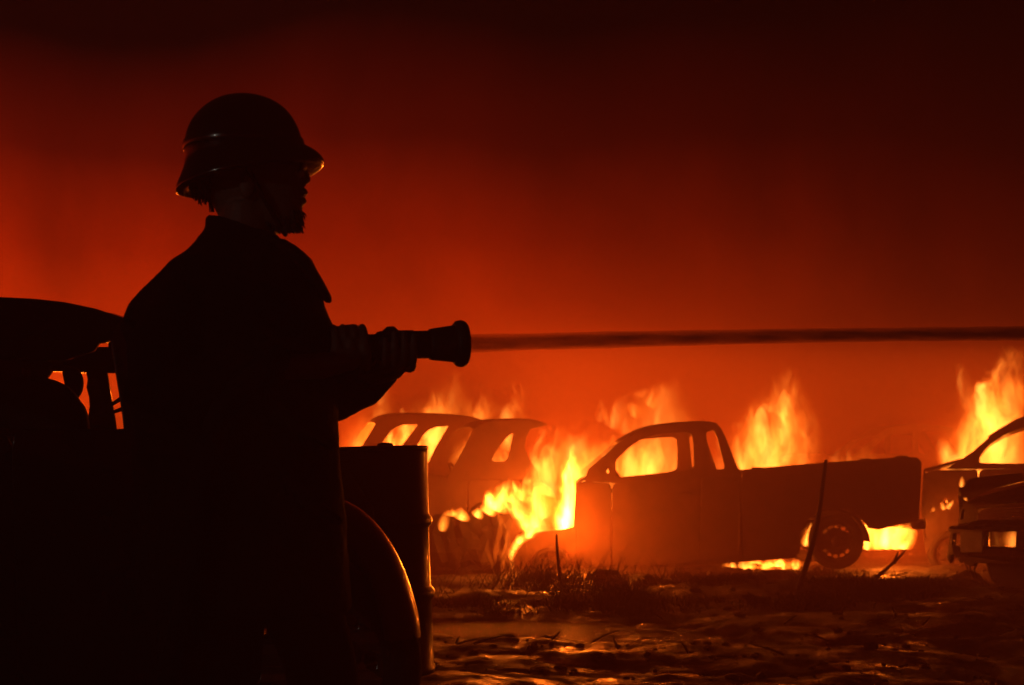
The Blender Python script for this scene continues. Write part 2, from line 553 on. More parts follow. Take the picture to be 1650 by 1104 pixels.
def axis_points(a, b, fine, lo, hi):
    pts = []
    v = a
    while v < b:
        pts.append(v)
        if lo <= v <= hi:
            v += fine
        else:
            d = (lo - v) if v < lo else (v - hi)
            v += max(fine, min(60.0, fine + d * 0.35)) if v > hi else max(fine, min(60.0, d * 0.35, d if d > fine else fine))
    pts.append(b)
    return pts


xs = axis_points(-500, 500, 0.036, -1.2, 5.6)
ys = []
v = 0.0
while v < 5.5: ys.append(v); v += 0.35
while v < 16: ys.append(v); v += 0.0036 * v
while v < 900: ys.append(v); v *= 1.22
ys = [-300, -80, -20, -6, -2] + ys + [900]
verts = [(x, y, gh(x, y)) for y in ys for x in xs]
nx = len(xs)
faces = [(j * nx + i, j * nx + i + 1, (j + 1) * nx + i + 1, (j + 1) * nx + i) for j in range(len(ys) - 1) for i in range(nx - 1)]
gme = bpy.data.meshes.new('ground')
gme.from_pydata(verts, [], faces)
g = link('ground', gme, M['ground'], smooth=True)
g['kind'] = 'structure'


def puddle(cx, cy_, rx, ry, z):
    bm = bmesh.new()
    vs = []
    for k in range(40):
        a = 2 * math.pi * k / 40
        q = 1 + 0.12 * noise.noise(Vector((math.cos(a) * 2, math.sin(a) * 2, cx)))
        vs.append(bm.verts.new((cx + rx * q * math.cos(a), cy_ + ry * q * math.sin(a), z)))
    bm.faces.new(vs)
    o = obj('puddle', bm, M['water'])
    o['kind'] = 'structure'
    return o


puddle(0.35, 9.3, 2.2, 1.5, -0.062)
puddle(3.1, 9.7, 1.2, 1.5, -0.030)
puddle(2.4, 7.4, 0.7, 1.1, -0.034)
puddle(4.3, 13.5, 1.2, 1.1, -0.036)
puddle(0.1, 13.3, 1.2, 0.7, -0.040)
puddle(2.0, 11.5, 0.5, 0.9, -0.046)
puddle(1.2, 7.05, 0.9, 0.3, -0.045)


# ------------------------------------------------------------------ vehicles
def pose(px, Y, yaw, hw, pitch=0.0, z=0.0):
    base = at(px, 780, Y)
    return Matrix.Translation((base.x, Y + hw, z)) @ Matrix.Rotation(R(yaw), 4, 'Z') @ Matrix.Rotation(R(pitch), 4, 'Y')


class Car:
    """a car whose left (camera) side lies in local y = -hw; x runs to the rear, z up"""

    def __init__(self, root, hw, belt, tumble=0.14):
        self.r = root
        self.M = root.matrix_world.copy()
        self.I = self.M.inverted()
        self.hw = hw
        self.tumble = tumble
        self.belt = self.L(*belt)[1]

    def L(self, px, py, yl=None):
        yl = -self.hw if yl is None else yl
        o = self.I @ Vector((0, 0, CAMZ))
        d = self.I.to_3x3() @ raydir(px, py)
        t = (yl - o.y) / d.y
        p = o + d * t
        return (p.x, p.z)

    def LF(self, px, py, xl=0.0):
        if px > 1650: px = 1650 + (px - 1650) * 1.9
        o = self.I @ Vector((0, 0, CAMZ))
        d = self.I.to_3x3() @ raydir(px, py)
        t = (xl - o.x) / d.x
        p = o + d * t
        return (p.y, p.z)

    def inset(self, z):
        return max(0.0, z - self.belt) * self.tumble

    def side(self, name, px_outline, holes=(), mat='burnt', thick=0.025, both=True, rnd=0.06, hole_rnd=0.14, offset=0.0, local=False):
        f = (lambda p: p) if local else (lambda p: self.L(*p))
        ol = [f(p) for p in px_outline]
        if rnd: ol = round_poly(ol, rnd)
        hs = [round_poly([f(p) for p in h], hole_rnd) for h in holes]
        me = panel_mesh(ol, hs, thick)
        out = []
        for sgn in ((-1, 1) if both else (-1,)):
            m2 = me.copy()
            for v in m2.vertices:
                x, z2, t = v.co
                y = -self.hw + self.inset(z2) + t + thick / 2 + offset
                # gentle barrel shape of the body side
                y += 0.05 * max(0.0, (self.belt - z2)) ** 2
                v.co = (x, y if sgn < 0 else -y, z2)
            if sgn > 0:
                m2.flip_normals()
            out.append(link(name, m2, M[mat], self.r))
        return out

    def skin(self, name, pts, mat='burnt', crown=0.03, extra=0.0, thick=0.015, px=True, wob=0.0):
        """sheet metal across the car along an edge line"""
        ed = [self.L(*p) for p in pts] if px else pts
        ed = smooth_poly(ed, 3, False)
        bm = bmesh.new()
        n = 9
        grid = []
        for (x, z) in ed:
            w = self.hw - self.inset(z) - extra
            row = []
            for k in range(n):
                s = -1 + 2 * k / (n - 1)
                dz = crown * (1 - s * s)
                if wob: dz += wob * noise.noise(Vector((x * 2.3, s * 2.0, z)))
                row.append(Vector((x, s * w, z + dz)))
            grid.append(row)
        add_loft(bm, grid, caps=False, closed_ring=False)
        o = obj(name, bm, M[mat], self.r)
        md = o.modifiers.new('solid', 'SOLIDIFY'); md.thickness = thick; md.offset = -1
        return o

    def wheel(self, px, py, rad, both=True, holes=14, flat=0.0, local=None, rimmat='burnt'):
        x, z = local or self.L(px, py)
        for sgn in ((-1, 1) if both else (-1,)):
            yo = sgn * (self.hw - 0.02)
            yi = sgn * (self.hw - 0.20)
            bm = bmesh.new()
            prof = []
            for k in range(10):
                a = -math.pi / 2 + math.pi * 2 * k / 9
            w = 0.18
            prof = [(0.03, rad * 0.66), (0.005, rad * 0.74), (0.0, rad * 0.86), (0.02, rad * 0.96), (0.05, rad), (w - 0.05, rad), (w - 0.02, rad * 0.96), (w, rad * 0.86), (w - 0.005, rad * 0.74), (w - 0.03, rad * 0.66), (w - 0.06, rad * 0.62), (0.06, rad * 0.62)]
            seg = 32
            rings = []
            for s, r_ in prof:
                rings.append([Vector((x + r_ * math.cos(2 * math.pi * k / seg), yo - sgn * s, z + max(-rad + flat, r_ * math.sin(2 * math.pi * k / seg)))) for k in range(seg)])
            rings.append(rings[0])
            add_loft(bm, rings, caps=False)
            bmesh.ops.remove_doubles(bm, verts=bm.verts[:], dist=1e-5)
            ty = obj('tyre', bm, M['rubber'])
            wroot = bpy.data.objects.new('wheel', None); COL.objects.link(wroot); wroot.parent = self.r
            ty.parent = wroot
            R0 = rad * 0.645
            circ = [(x + R0 * math.cos(2 * math.pi * k / 36), z + R0 * math.sin(2 * math.pi * k / 36)) for k in range(36)]
            hs = []
            for k in range(holes):
                a = 2 * math.pi * k / holes + 0.1
                cx, cz = x + rad * 0.53 * math.cos(a), z + rad * 0.53 * math.sin(a)
                hs.append([(cx + 0.026 * math.cos(b * math.pi / 4) * math.cos(a) * .8 - 0.030 * math.sin(b * math.pi / 4) * math.sin(a),
                            cz + 0.026 * math.cos(b * math.pi / 4) * math.sin(a) * .8 + 0.030 * math.sin(b * math.pi / 4) * math.cos(a)) for b in range(8)])
            me = panel_mesh(circ, hs, 0.008, 0.002)
            for v in me.vertices:
                a_, b_, t = v.co
                rr = math.hypot(a_ - x, b_ - z) / R0
                dish = 0.05 * (1 - min(1, abs(rr - 0.55) * 2.4))
                v.co = (a_, yo - sgn * (0.05 + dish * 0.3) + t, b_)
            link('rim', me, M[rimmat], wroot)
            bm = bmesh.new()
            add_lathe(bm, [(0, 0.02), (0.0, 0.055), (0.05, 0.06), (0.09, 0.06)], (x, yo - sgn * 0.035, z), (0, -sgn * -1.0 * -1, 0) if False else (0, -sgn, 0), 16)
            obj('hub', bm, M[rimmat], wroot)

    def box(self, name, lo, hi, mat='burnt_inner', bev=0.03):
        bm = bmesh.new()
        c = [(a + b) / 2 for a, b in zip(lo, hi)]
        s = [abs(b - a) for a, b in zip(lo, hi)]
        add_box(bm, c, s, None, min(bev, min(s) * 0.4))
        return obj(name, bm, M[mat], self.r)

    def steering(self, x, z, y=-0.38):
        bm = bmesh.new()
        nrm = Vector((1, 0, 0.55)).normalized()
        u = Vector((0, 1, 0)); w = nrm.cross(u)
        c = Vector((x, y, z))
        ring = [c + (u * math.cos(2 * math.pi * k / 24) + w * math.sin(2 * math.pi * k / 24)) * 0.19 for k in range(25)]
        add_tube(bm, ring, 0.014, 8, False)
        for a in (0.3, 2.4, 4.6):
            add_tube(bm, [c, c + (u * math.cos(a) + w * math.sin(a)) * 0.19], 0.012, 6)
        add_tube(bm, [c, c - nrm * 0.35], 0.02, 8)
        return obj('steering_wheel', bm, M['burnt_inner'], self.r)

    def seat(self, x, y, z, h=0.62, w=0.48):
        bm = bmesh.new()
        add_box(bm, (x, y, z), (0.5, w, 0.14), Matrix.Rotation(R(6), 3, 'Y'), 0.04)
        add_box(bm, (x + 0.28, y, z + h * 0.5), (0.12, w, h), Matrix.Rotation(R(14), 3, 'Y'), 0.04)
        return obj('seat', bm, M['burnt_inner'], self.r)


# ---- burning pickup
PK = thing('pickup_truck', 'burnt out pickup truck with open bed and bare rims, engine bay ablaze', 'pickup truck', pose(1150, 15.08, 0, 0.8, -3.4))
bpy.context.view_layer.update()
C = Car(PK, 0.8, (1120, 768), 0.16)
C.side('cab_frame', [(942, 775), (949, 756), (973, 736), (998, 714), (1029, 696), (1065, 686), (1100, 681), (1140, 679.5), (1155, 681), (1163, 690), (1170, 705), (1189, 755), (1194, 765), (1120, 768.5), (992, 778)],
       [[(992, 771), (992, 742), (1012, 722), (1036, 705), (1058, 700), (1079, 698), (1108, 696), (1117, 700), (1119, 715), (1119, 758)],
        [(1138, 696), (1152, 692), (1158, 705), (1170, 756), (1146, 758)],
        [(977, 763), (977, 757), (981, 755), (983, 763)]])
C.side('front_fender', [(942, 776), (984, 779.5), (984, 920), (930, 925), (927, 905), (912, 887), (888, 880), (864, 888), (850, 906), (847, 930), (820, 931), (818, 905), (827, 880), (842, 866), (870, 858), (905, 854), (925, 850), (929, 780)])
dr = C.side('door', [(987, 779.5), (1120, 770), (1127, 770), (1127, 902), (1118, 906), (988, 917)])
for d_, s_ in zip(dr, (-1, 1)):
    x, z = C.L(1104, 796)
    bm = bmesh.new(); add_box(bm, (x, s_ * 0.815, z), (0.15, 0.03, 0.035), None, 0.01)
    obj('handle', bm, M['burnt'], d_)
C.side('cab_corner', [(1130, 769.5), (1195.5, 766.5), (1195.5, 897), (1130, 903)])
C.side('bed_side', [(1197, 759), (1212, 757), (1213, 753.5), (1229, 753.5), (1230, 755.5), (1333, 746), (1443, 738), (1446, 735), (1462, 735), (1465, 737), (1478, 738), (1484, 744), (1484, 762), (1481, 838), (1418, 853), (1401, 851),
                    (1397, 845), (1384, 829), (1364, 819), (1342, 817), (1318, 823), (1300, 838), (1291, 856), (1289, 893), (1197, 897)], rnd=0.05)
C.side('sill', [(930, 905), (1128, 890), (1286, 880), (1286, 899), (1128, 911), (930, 932)], rnd=0, offset=0.035)
C.skin('roof', [(998, 714), (1018, 701), (1040, 691), (1068, 684.5), (1110, 680.5), (1150, 680), (1163, 689)], crown=0.035)
C.skin('cab_back', [(1189, 766), (1192, 800), (1193, 890)], crown=0)
C.skin('cowl', [(929, 778), (942, 772), (958, 768), (985, 772)], crown=0.02)
C.skin('firewall', [(929, 778), (928, 850), (930, 915)], crown=0)
C.skin('tailgate', [(1480, 741), (1482, 770), (1478, 836)], crown=0.0, extra=0.03, thick=0.04)
C.skin('bed_floor', [(1197, 842), (1480, 818)], crown=0, extra=0.03)
bx = C.L(1472, 846)
C.box('rear_bumper', (bx[0] - 0.02, -0.8, bx[1] - 0.05), (bx[0] + 0.14, 0.8, bx[1] + 0.05), 'burnt')
fx = C.L(822, 900)
C.box('front_bumper', (fx[0] - 0.12, -0.8, fx[1] - 0.10), (fx[0] + 0.0, 0.8, fx[1] + 0.06), 'burnt')
C.wheel(1350, 873, 0.292, holes=14)
C.wheel(888, 912, 0.20, holes=10, flat=0.02)
for s_ in (-1, 1):       # added boxes behind the rear rims, blocking firelight through the side holes
    ax = C.L(1350, 873)
    C.box('rim_hole_block', (ax[0] - 0.30, s_ * 0.60 - 0.03, ax[1] - 0.085), (ax[0] + 0.30, s_ * 0.60 + 0.03, ax[1] + 0.085))
for s_ in (-1, 1):       # rear wheel wells
    ax = C.L(1345, 874)
    bm = bmesh.new()
    rows = []
    for k in range(17):
        a_ = math.pi * k / 16
        rows.append([Vector((ax[0] + 0.385 * math.cos(a_), s_ * yy, ax[1] - 0.02 + 0.375 * math.sin(a_))) for yy in (0.765, 0.62, 0.50)])
    add_loft(bm, rows, caps=False, closed_ring=False)
    o = obj('wheel_well', bm, M['burnt_inner'], PK)
    md = o.modifiers.new('solid', 'SOLIDIFY'); md.thickness = 0.01
sx_ = C.L(1085, 830)
C.seat(sx_[0], -0.38, sx_[1], 0.42)
C.seat(sx_[0], 0.38, sx_[1], 0.42)
sw = C.L(1008, 780)
C.steering(sw[0], sw[1])
bm = bmesh.new()
for yy in (-0.45, 0.45):
    for a, b in (((935, 915), (1470, 838)),):
        p, q = C.L(*a), C.L(*b)
        add_tube(bm, [(p[0], yy, p[1] + .06), (q[0], yy, q[1] + .10)], 0.05, 6)
ax = C.L(1350, 873)
add_tube(bm, [(ax[0], -0.6, ax[1]), (ax[0], 0.6, ax[1])], 0.05, 8)
ex = C.L(880, 880)
add_box(bm, (ex[0], 0, ex[1]), (0.5, 0.5, 0.3), None, 0.05)
obj('chassis', bm, M['burnt_inner'], PK)

# ---- burnt estate behind the drum (two sloping pillars)
W2 = thing('burnt_suv', 'burnt out two-door off-road car between the steel drum and the pickup, glass gone', 'car', pose(790, 15.7, 12, 0.8))
W1 = thing('estate_car', 'burnt out estate car with fire inside, behind the drum and farthest left of the wrecks', 'car', pose(650, 17.6, 12, 0.82))
W4 = thing('hatchback', 'burnt out car with bare windscreen pillar, behind the pickup tailgate at the right edge', 'car', pose(1600, 15.9, -18, 0.82))
W6 = thing('saloon_car', 'hazy car wreck far behind the pickup bed, only bonnet and windscreen line showing', 'car', pose(1400, 21.0, 0, 0.82))
FC = thing('wrecked_car', 'dark wrecked car facing the camera with torn bumper, nearest wreck at the right edge', 'car', pose(1672, 11.5, 40, 0.0))
bpy.context.view_layer.update()

C = Car(W2, 0.8, (760, 768), 0.10)
C.side('cabin_frame', [(720, 772), (733, 751), (750, 721), (765, 692), (778, 683), (798, 678), (842, 677), (872, 679), (884, 684), (868, 688), (856, 691), (849, 704), (846, 721), (851, 735), (858, 748), (866, 760), (868, 772)],
       [[(792, 742), (797, 731), (805, 719), (816, 706), (825, 698), (830, 698), (826, 715), (821, 737), (815, 744), (798, 744.5)]])
C.side('front_fender', [(622, 790), (660, 770), (690, 765), (718, 772), (752, 774), (752, 905), (735, 908), (731, 885), (715, 868), (693, 866), (672, 880), (664, 906), (622, 900)])
C.side('door', [(755, 774), (838, 774), (838, 903), (756, 907)])
C.side('quarter_panel', [(841, 774), (868, 774), (890, 790), (900, 815), (898, 850), (880, 862), (862, 876), (855, 902), (841, 903)])
C.skin('roof', [(765, 691), (778, 682), (798, 677), (842, 675.5), (866, 677), (884, 683)], crown=0.04)
C.skin('bonnet', [(622, 788), (655, 769), (690, 763), (720, 769)], crown=0.03, extra=0.03, wob=0.02)
C.skin('front_panel', [(624, 790), (620, 840), (622, 900)], crown=0)
C.wheel(700, 893, 0.29, holes=10)
C.wheel(893, 884, 0.29, holes=10)
q = C.L(800, 830)
C.seat(q[0], -0.36, q[1], 0.45); C.seat(q[0], 0.36, q[1], 0.45)
q = C.L(748, 770)
C.steering(q[0], q[1])
C.box('dashboard', (q[0] - 0.35, -0.74, q[1] - 0.22), (q[0] - 0.08, 0.74, q[1] - 0.04))

C = Car(W1, 0.82, (660, 765), 0.10)
C.side('cabin_frame', [(552, 770), (567, 742), (586, 716), (606, 684), (622, 672), (662, 668), (735, 670), (775, 676), (800, 690), (815, 770)],
       [[(597, 748), (611, 720), (631, 693), (640, 687), (653, 683.5), (676, 683), (660, 704), (646, 722), (632, 748)],
        [(656, 748), (672, 719), (682, 701), (692, 692), (703, 687.5), (725, 685.5), (715, 702), (704, 720), (690, 748)],
        [(712, 748), (728, 716), (740, 690), (770, 690), (785, 700), (795, 748)]])
C.side('front_fender', [(465, 800), (500, 780), (552, 772), (585, 773), (585, 880), (560, 882), (552, 862), (535, 852), (515, 856), (502, 875), (465, 875)])
C.side('door', [(588, 773), (655, 773), (655, 880), (588, 880)])
C.side('door', [(658, 773), (722, 773), (722, 878), (658, 880)])
C.side('quarter_panel', [(725, 773), (815, 773), (825, 800), (826, 862), (800, 866), (792, 850), (772, 844), (752, 852), (744, 876), (725, 878)])
C.skin('roof', [(606, 683), (622, 671), (662, 667), (735, 669), (775, 675), (800, 689)], crown=0.05)
C.skin('bonnet', [(465, 798), (500, 778), (552, 769)], crown=0.03, extra=0.03)
C.skin('front_panel', [(466, 800), (463, 840), (466, 875)], crown=0)
C.skin('tailgate', [(802, 692), (818, 770), (827, 810), (826, 862)], crown=0)
C.wheel(528, 868, 0.30, holes=10)
C.wheel(770, 862, 0.30, holes=10)

C = Car(W4, 0.82, (1600, 752), 0.12)
C.side('cabin_frame', [(1525, 756), (1548, 741.5), (1568, 728), (1593, 706), (1622, 688), (1652, 673), (1720, 662), (1800, 662), (1850, 680), (1880, 752)],
       [[(1578, 747), (1578, 735), (1593, 717), (1618, 700), (1655, 686), (1690, 680), (1695, 748)], [(1708, 748), (1706, 680), (1790, 678), (1830, 690), (1850, 748)]])
C.side('front_fender', [(1488, 765), (1500, 760), (1524, 758), (1575, 757), (1575, 890), (1566, 893), (1560, 868), (1545, 856), (1524, 856), (1508, 868), (1502, 892), (1492, 893), (1488, 860)])
C.side('door', [(1578, 757), (1700, 755), (1700, 890), (1578, 890)])
C.side('door', [(1703, 755), (1805, 755), (1805, 885), (1703, 890)])
C.side('quarter_panel', [(1808, 755), (1890, 756), (1960, 770), (1965, 860), (1920, 870), (1900, 842), (1870, 840), (1845, 870), (1808, 885)])
C.skin('roof', [(1593, 705), (1622, 687), (1652, 672), (1720, 661), (1800, 661), (1850, 679)], crown=0.04)
C.skin('bonnet', [(1488, 758), (1510, 752), (1548, 741)], crown=0.03, extra=0.03)
C.skin('front_panel', [(1488, 760), (1485, 820), (1488, 870)], crown=0)
C.wheel(1534, 893, 0.27, holes=10)
C.wheel(1885, 880, 0.27, holes=10)

C = Car(W6, 0.82, (1400, 736), 0.12)
C.side('cabin_frame', [(1372, 738), (1382, 729), (1413, 704), (1440, 688), (1500, 684), (1540, 690), (1570, 738)],
       [[(1398, 732), (1418, 711), (1440, 696), (1472, 693), (1472, 732)], [(1480, 732), (1480, 693), (1522, 695), (1545, 732)]])
C.side('body_side', [(1282, 750), (1290, 737), (1320, 735), (1372, 736), (1400, 739), (1620, 740), (1625, 850), (1280, 855)])
C.skin('bonnet', [(1283, 748), (1290, 735), (1320, 733), (1372, 734.5)], crown=0.03)
C.skin('roof', [(1413, 704), (1440, 688), (1500, 683.5), (1540, 690)], crown=0.03)
bm = bmesh.new()
p = C.L(1328, 732)
add_box(bm, (p[0], -0.6, p[1] + 0.01), (0.10, 0.2, 0.06), None, 0.015)
obj('hood_scoop', bm, M['burnt'], W6)

# ---- wrecked car facing the camera, right edge
C = Car(FC, 0.8, (1633, 790), 0.12)


def face_panel(name, outline, holes, x0, thick, mat, rnd=0.05):
    ol = [C.LF(*p) for p in outline]
    if rnd: ol = round_poly(ol, rnd)
    hs = [[C.LF(*p) for p in h] for h in holes]
    me = panel_mesh(ol, hs, thick, 0.006)
    for v_ in me.vertices:
        a_, b_, t = v_.co
        v_.co = (x0 + t + 0.10 * (a_ / 0.8) ** 2, a_, b_)
    return link(name, me, M[mat], FC)


face_panel('front_panel', [(1533, 846), (1535, 836), (1540, 818), (1547, 812), (1568, 803), (1604, 793), (1650, 783), (1690, 779), (1730, 785), (1738, 800), (1740, 846)],
           [[(1536, 838), (1541, 821), (1545.5, 820), (1546, 838)], [(1569, 839), (1570, 820), (1612, 812), (1690, 805), (1692, 839)]], 0.02, 0.03, 'paint')
face_panel('bumper', [(1526, 852), (1531, 848), (1740, 848), (1745, 856), (1745, 905), (1650, 908), (1576, 906), (1571, 911), (1563, 910), (1553, 904), (1548, 906), (1537, 893), (1530, 894), (1527, 905), (1523, 899), (1528, 872), (1530, 860)],
           [[(1532, 880), (1534, 859), (1549, 859), (1549, 880)], [(1594, 881), (1594, 856), (1648, 855), (1646, 882)], [(1665, 881), (1665, 856), (1720, 856), (1720, 881)]], -0.06, 0.05, 'paint', 0.0)
face_panel('license_plate', [(1552, 858), (1590, 858), (1590, 889), (1552, 889)], [], -0.10, 0.012, 'plate', 0.0)
for k in range(5):
    y0, z0 = C.LF(1571, 822 + k * 3.6)
    y1, z1 = C.LF(1690, 813 + k * 5.6)
    bm = bmesh.new()
    add_box(bm, (0.05, (y0 + y1) / 2, (z0 + z1) / 2), (0.03, abs(y1 - y0), 0.012), Matrix.Rotation(math.atan2(z1 - z0, y1 - y0), 3, 'X'), 0.003)
    obj('grille_slat', bm, M['chrome'], FC)
face_panel('dark_fill', [(1578, 909), (1745, 909), (1740, 945), (1660, 952), (1600, 946), (1582, 930)], [], 0.10, 0.03, 'burnt', 0.0)  # added dark panel standing in for the shade under the bumper
y0, z0 = C.LF(1541, 830)
bm = bmesh.new(); add_box(bm, (0.14, y0, z0), (0.03, 0.10, 0.11), None, 0.012); obj('headlight', bm, M['lamp'], FC)
y0, z0 = C.LF(1715, 825)
bm = bmesh.new(); add_box(bm, (0.06, y0, z0), (0.03, 0.16, 0.11), None, 0.012); obj('headlight', bm, M['lamp'], FC)
# bonnet: buckled sheet with a rounded front lip, higher towards the camera side
bm = bmesh.new()
rows = []
lip = [C.LF(*p) for p in [(1545, 812), (1556, 806), (1568, 801), (1586, 795), (1604, 790), (1627, 785), (1650, 780), (1690, 775), (1735, 782)]]
for i, (dx, dz) in enumerate([(0.03, -0.035), (0.0, -0.012), (0.01, 0.012), (0.05, 0.028), (0.2, 0.05), (0.5, 0.085), (0.8, 0.11), (1.1, 0.13)]):
    rows.append([Vector((dx + 0.10 * (y_ / 0.8) ** 2, y_, z_ + dz + 0.012 * noise.noise(Vector((dx * 3, y_ * 3, 1))))) for (y_, z_) in lip])
add_loft(bm, rows, caps=False, closed_ring=False)
hd = obj('bonnet', bm, M['red_paint'], FC)
md = hd.modifiers.new('solid', 'SOLIDIFY'); md.thickness = 0.012; md.offset = -1
md = hd.modifiers.new('sub', 'SUBSURF'); md.levels = 1; md.render_levels = 2
C.side('front_fender', [(0.12, 0.30), (0.12, 0.86), (0.3, 0.95), (1.1, 1.0), (1.1, 0.3), (1.0, 0.3), (0.95, 0.5), (0.75, 0.62), (0.52, 0.55), (0.40, 0.3)], local=True, mat='burnt')
C.side('door', [(1.12, 0.28), (1.12, 0.99), (2.2, 1.0), (2.2, 0.28)], local=True)
C.side('quarter_panel', [(2.22, 0.28), (2.22, 1.0), (3.7, 0.98), (3.85, 0.5), (3.4, 0.3), (3.3, 0.5), (3.05, 0.6), (2.8, 0.5), (2.7, 0.28)], local=True)
C.side('cabin_frame', [(1.1, 1.01), (1.6, 1.38), (2.6, 1.4), (3.2, 1.01)], [[(1.3, 1.06), (1.66, 1.33), (2.05, 1.34), (2.05, 1.06)], [(2.12, 1.06), (2.12, 1.34), (2.56, 1.34), (2.95, 1.06)]], local=True)
C.skin('roof', [(1.6, 1.38), (2.0, 1.42), (2.6, 1.4)], px=False)
C.skin('boot_lid', [(3.2, 1.0), (3.7, 0.98), (3.86, 0.6)], px=False)
C.wheel(0, 0, 0.30, local=(0.72, 0.28), holes=10)
C.wheel(0, 0, 0.30, local=(3.05, 0.28), holes=10)
bm = bmesh.new()
for (px_, py_, s_) in ((1566, 914, .05), (1573, 918, .06), (1559, 908, .04)):
    y_, z_ = C.LF(px_, py_)
    add_tube(bm, [(0.02, y_, z_ + .06), (0.0, y_ + .02, z_), (0.03, y_ + .01, z_ - .08)], [0.012, 0.008, 0.004], 6)
obj('hanging_bracket', bm, M['burnt'], FC)
C.box('radiator', (0.45, -0.55, 0.35), (0.55, -0.05, 0.75), 'burnt_inner')

# ---- old rounded car at the left, close behind the firefighter
OC_Y = 3.95
OC = thing('old_car', 'dark old rounded car close behind the firefighter at the left, roof and fender showing', 'car', pose(690, OC_Y, 9, 0.72))
bpy.context.view_layer.update()
C = Car(OC, 0.72, (100, 690), 0.10)
far_y = 0.72
# in this car local x still runs to picture right; its front is at x = 0 and its rear is at negative x
up = [(250, 700), (236, 640), (215, 560), (196, 512), (150, 497), (100, 486.5), (50, 481), (0, 478.5), (-80, 476), (-200, 480), (-330, 500), (-430, 560), (-480, 640), (-500, 700)]
C.side('cabin_side', up, [[(-320, 694), (-290, 600), (-190, 572), (98, 578), (148, 562), (156, 549), (178, 545), (187, 598), (199, 668), (202, 694)]], mat='paint', both=False, hole_rnd=0.05)


def far_side(name, outline, holes, mat='paint'):
    ol = [C.L(p[0], p[1], far_y) for p in outline]
    hs = [[C.L(p[0], p[1], far_y) for p in h] for h in holes]
    me = panel_mesh(ol, hs, 0.03)
    for v_ in me.vertices:
        x_, z_, t = v_.co
        v_.co = (x_, far_y - 0.015 + t, z_)
    return link(name, me, M[mat], OC)


far_side('far_cabin_side', [(420, 700), (390, 640), (340, 590), (270, 556), (178, 545), (100, 545), (0, 552), (-100, 600), (-130, 700)],
         [[(85, 597), (112, 598.5), (142, 600), (145, 612), (143, 625), (147, 640), (148, 655), (146, 670), (143, 698), (66, 698), (62, 640), (68, 621)],
          [(155, 552), (178, 552), (178, 562), (155, 562)], [(172, 600), (187, 600), (230, 602), (270, 640), (280, 698), (188, 698), (184, 668)]])
# roof sheet, crossing from the near rail to the far rail
bm = bmesh.new()
near = [C.L(*p) for p in smooth_poly([(196, 512), (150, 497), (100, 486.5), (50, 481), (0, 478.5), (-80, 476), (-200, 480), (-330, 500), (-430, 560)], 3, False)]
rows = []
for (x_, z_) in near:
    row = []
    for k in range(11):
        s_ = k / 10
        y_ = -0.66 + s_ * 1.36
        zz = z_ + (min(z_, 1.37) + 0.085 - z_) * s_ + 0.02 * math.sin(math.pi * s_)
        row.append(Vector((x_, y_, zz)))
    rows.append(row)
add_loft(bm, rows, caps=False, closed_ring=False)
o = obj('roof', bm, M['paint'], OC)
md = o.modifiers.new('solid', 'SOLIDIFY'); md.thickness = 0.02; md.offset = -1
# door, body shell
C.side('door', [(20, 697), (250, 697), (258, 800), (250, 1125), (30, 1125)], mat='paint', both=False)
C.side('body_side', [(17, 697), (27, 1125), (-110, 1125), (-150, 1010), (-200, 900), (-300, 840), (-420, 860), (-500, 960), (-560, 980), (-580, 850), (-500, 697)], mat='paint', both=False)
C.side('cowl_side', [(254, 697), (330, 705), (420, 730), (440, 790), (380, 850), (340, 960), (330, 1125), (254, 1125), (262, 800)], mat='paint', both=False)
me_ = far_side('far_body_side', [(420, 700), (480, 720), (560, 760), (600, 820), (600, 1010), (-400, 1010), (-400, 700)], [])
# bonnet: rounded nose
bm = bmesh.new()
rows = []
for (px_, py_) in smooth_poly([(260, 690), (330, 702), (420, 735), (470, 790), (515, 860), (545, 950), (552, 1015)], 3, False):
    x_, z_ = C.L(px_, py_)
    rows.append([Vector((x_ - 0.05 * abs(s_) ** 2, s_ * 0.52, z_ - 0.10 * abs(s_) ** 3)) for s_ in [k / 6 for k in range(-6, 7)]])
add_loft(bm, rows, caps=False, closed_ring=False)
o = obj('bonnet', bm, M['paint'], OC)
md = o.modifiers.new('solid', 'SOLIDIFY'); md.thickness = 0.015; md.offset = -1


# bulbous fenders: crest line swept over a domed section that rolls to the wheel opening
def fender(px_crest, sgn, mat, name='front_fender', xoff=0.0):
    cr = [C.L(*p) for p in smooth_poly(px_crest, 5, False)]
    cx = sum(p[0] for p in cr) / len(cr)
    c0 = C.L(505, 1030)
    bm = bmesh.new()
    rows = []
    for (x_, z_) in cr:
        dx, dz = c0[0] - x_, c0[1] - z_
        ln = math.hypot(dx, dz)
        dx, dz = dx / ln, dz / ln
        row = []
        # (depth across from body to camera side, pull towards wheel centre)
        for (yy, pull) in ((0.46, 0.09), (0.38, 0.035), (0.28, 0.008), (0.18, 0.0), (0.11, 0.004), (0.06, 0.018), (0.025, 0.042), (0.005, 0.075), (0.0, 0.10), (0.006, 0.112), (0.02, 0.115)):
            y_ = -0.72 + yy
            row.append(Vector((x_ + dx * pull + xoff, y_ if sgn < 0 else -y_, z_ + dz * pull)))
        rows.append(row)
    add_loft(bm, rows, caps=False, closed_ring=False)
    o = obj(name, bm, M[mat], OC)
    md = o.modifiers.new('solid', 'SOLIDIFY'); md.thickness = 0.01; md.offset = -1
    md = o.modifiers.new('sub', 'SUBSURF'); md.levels = 1; md.render_levels = 2
    return o


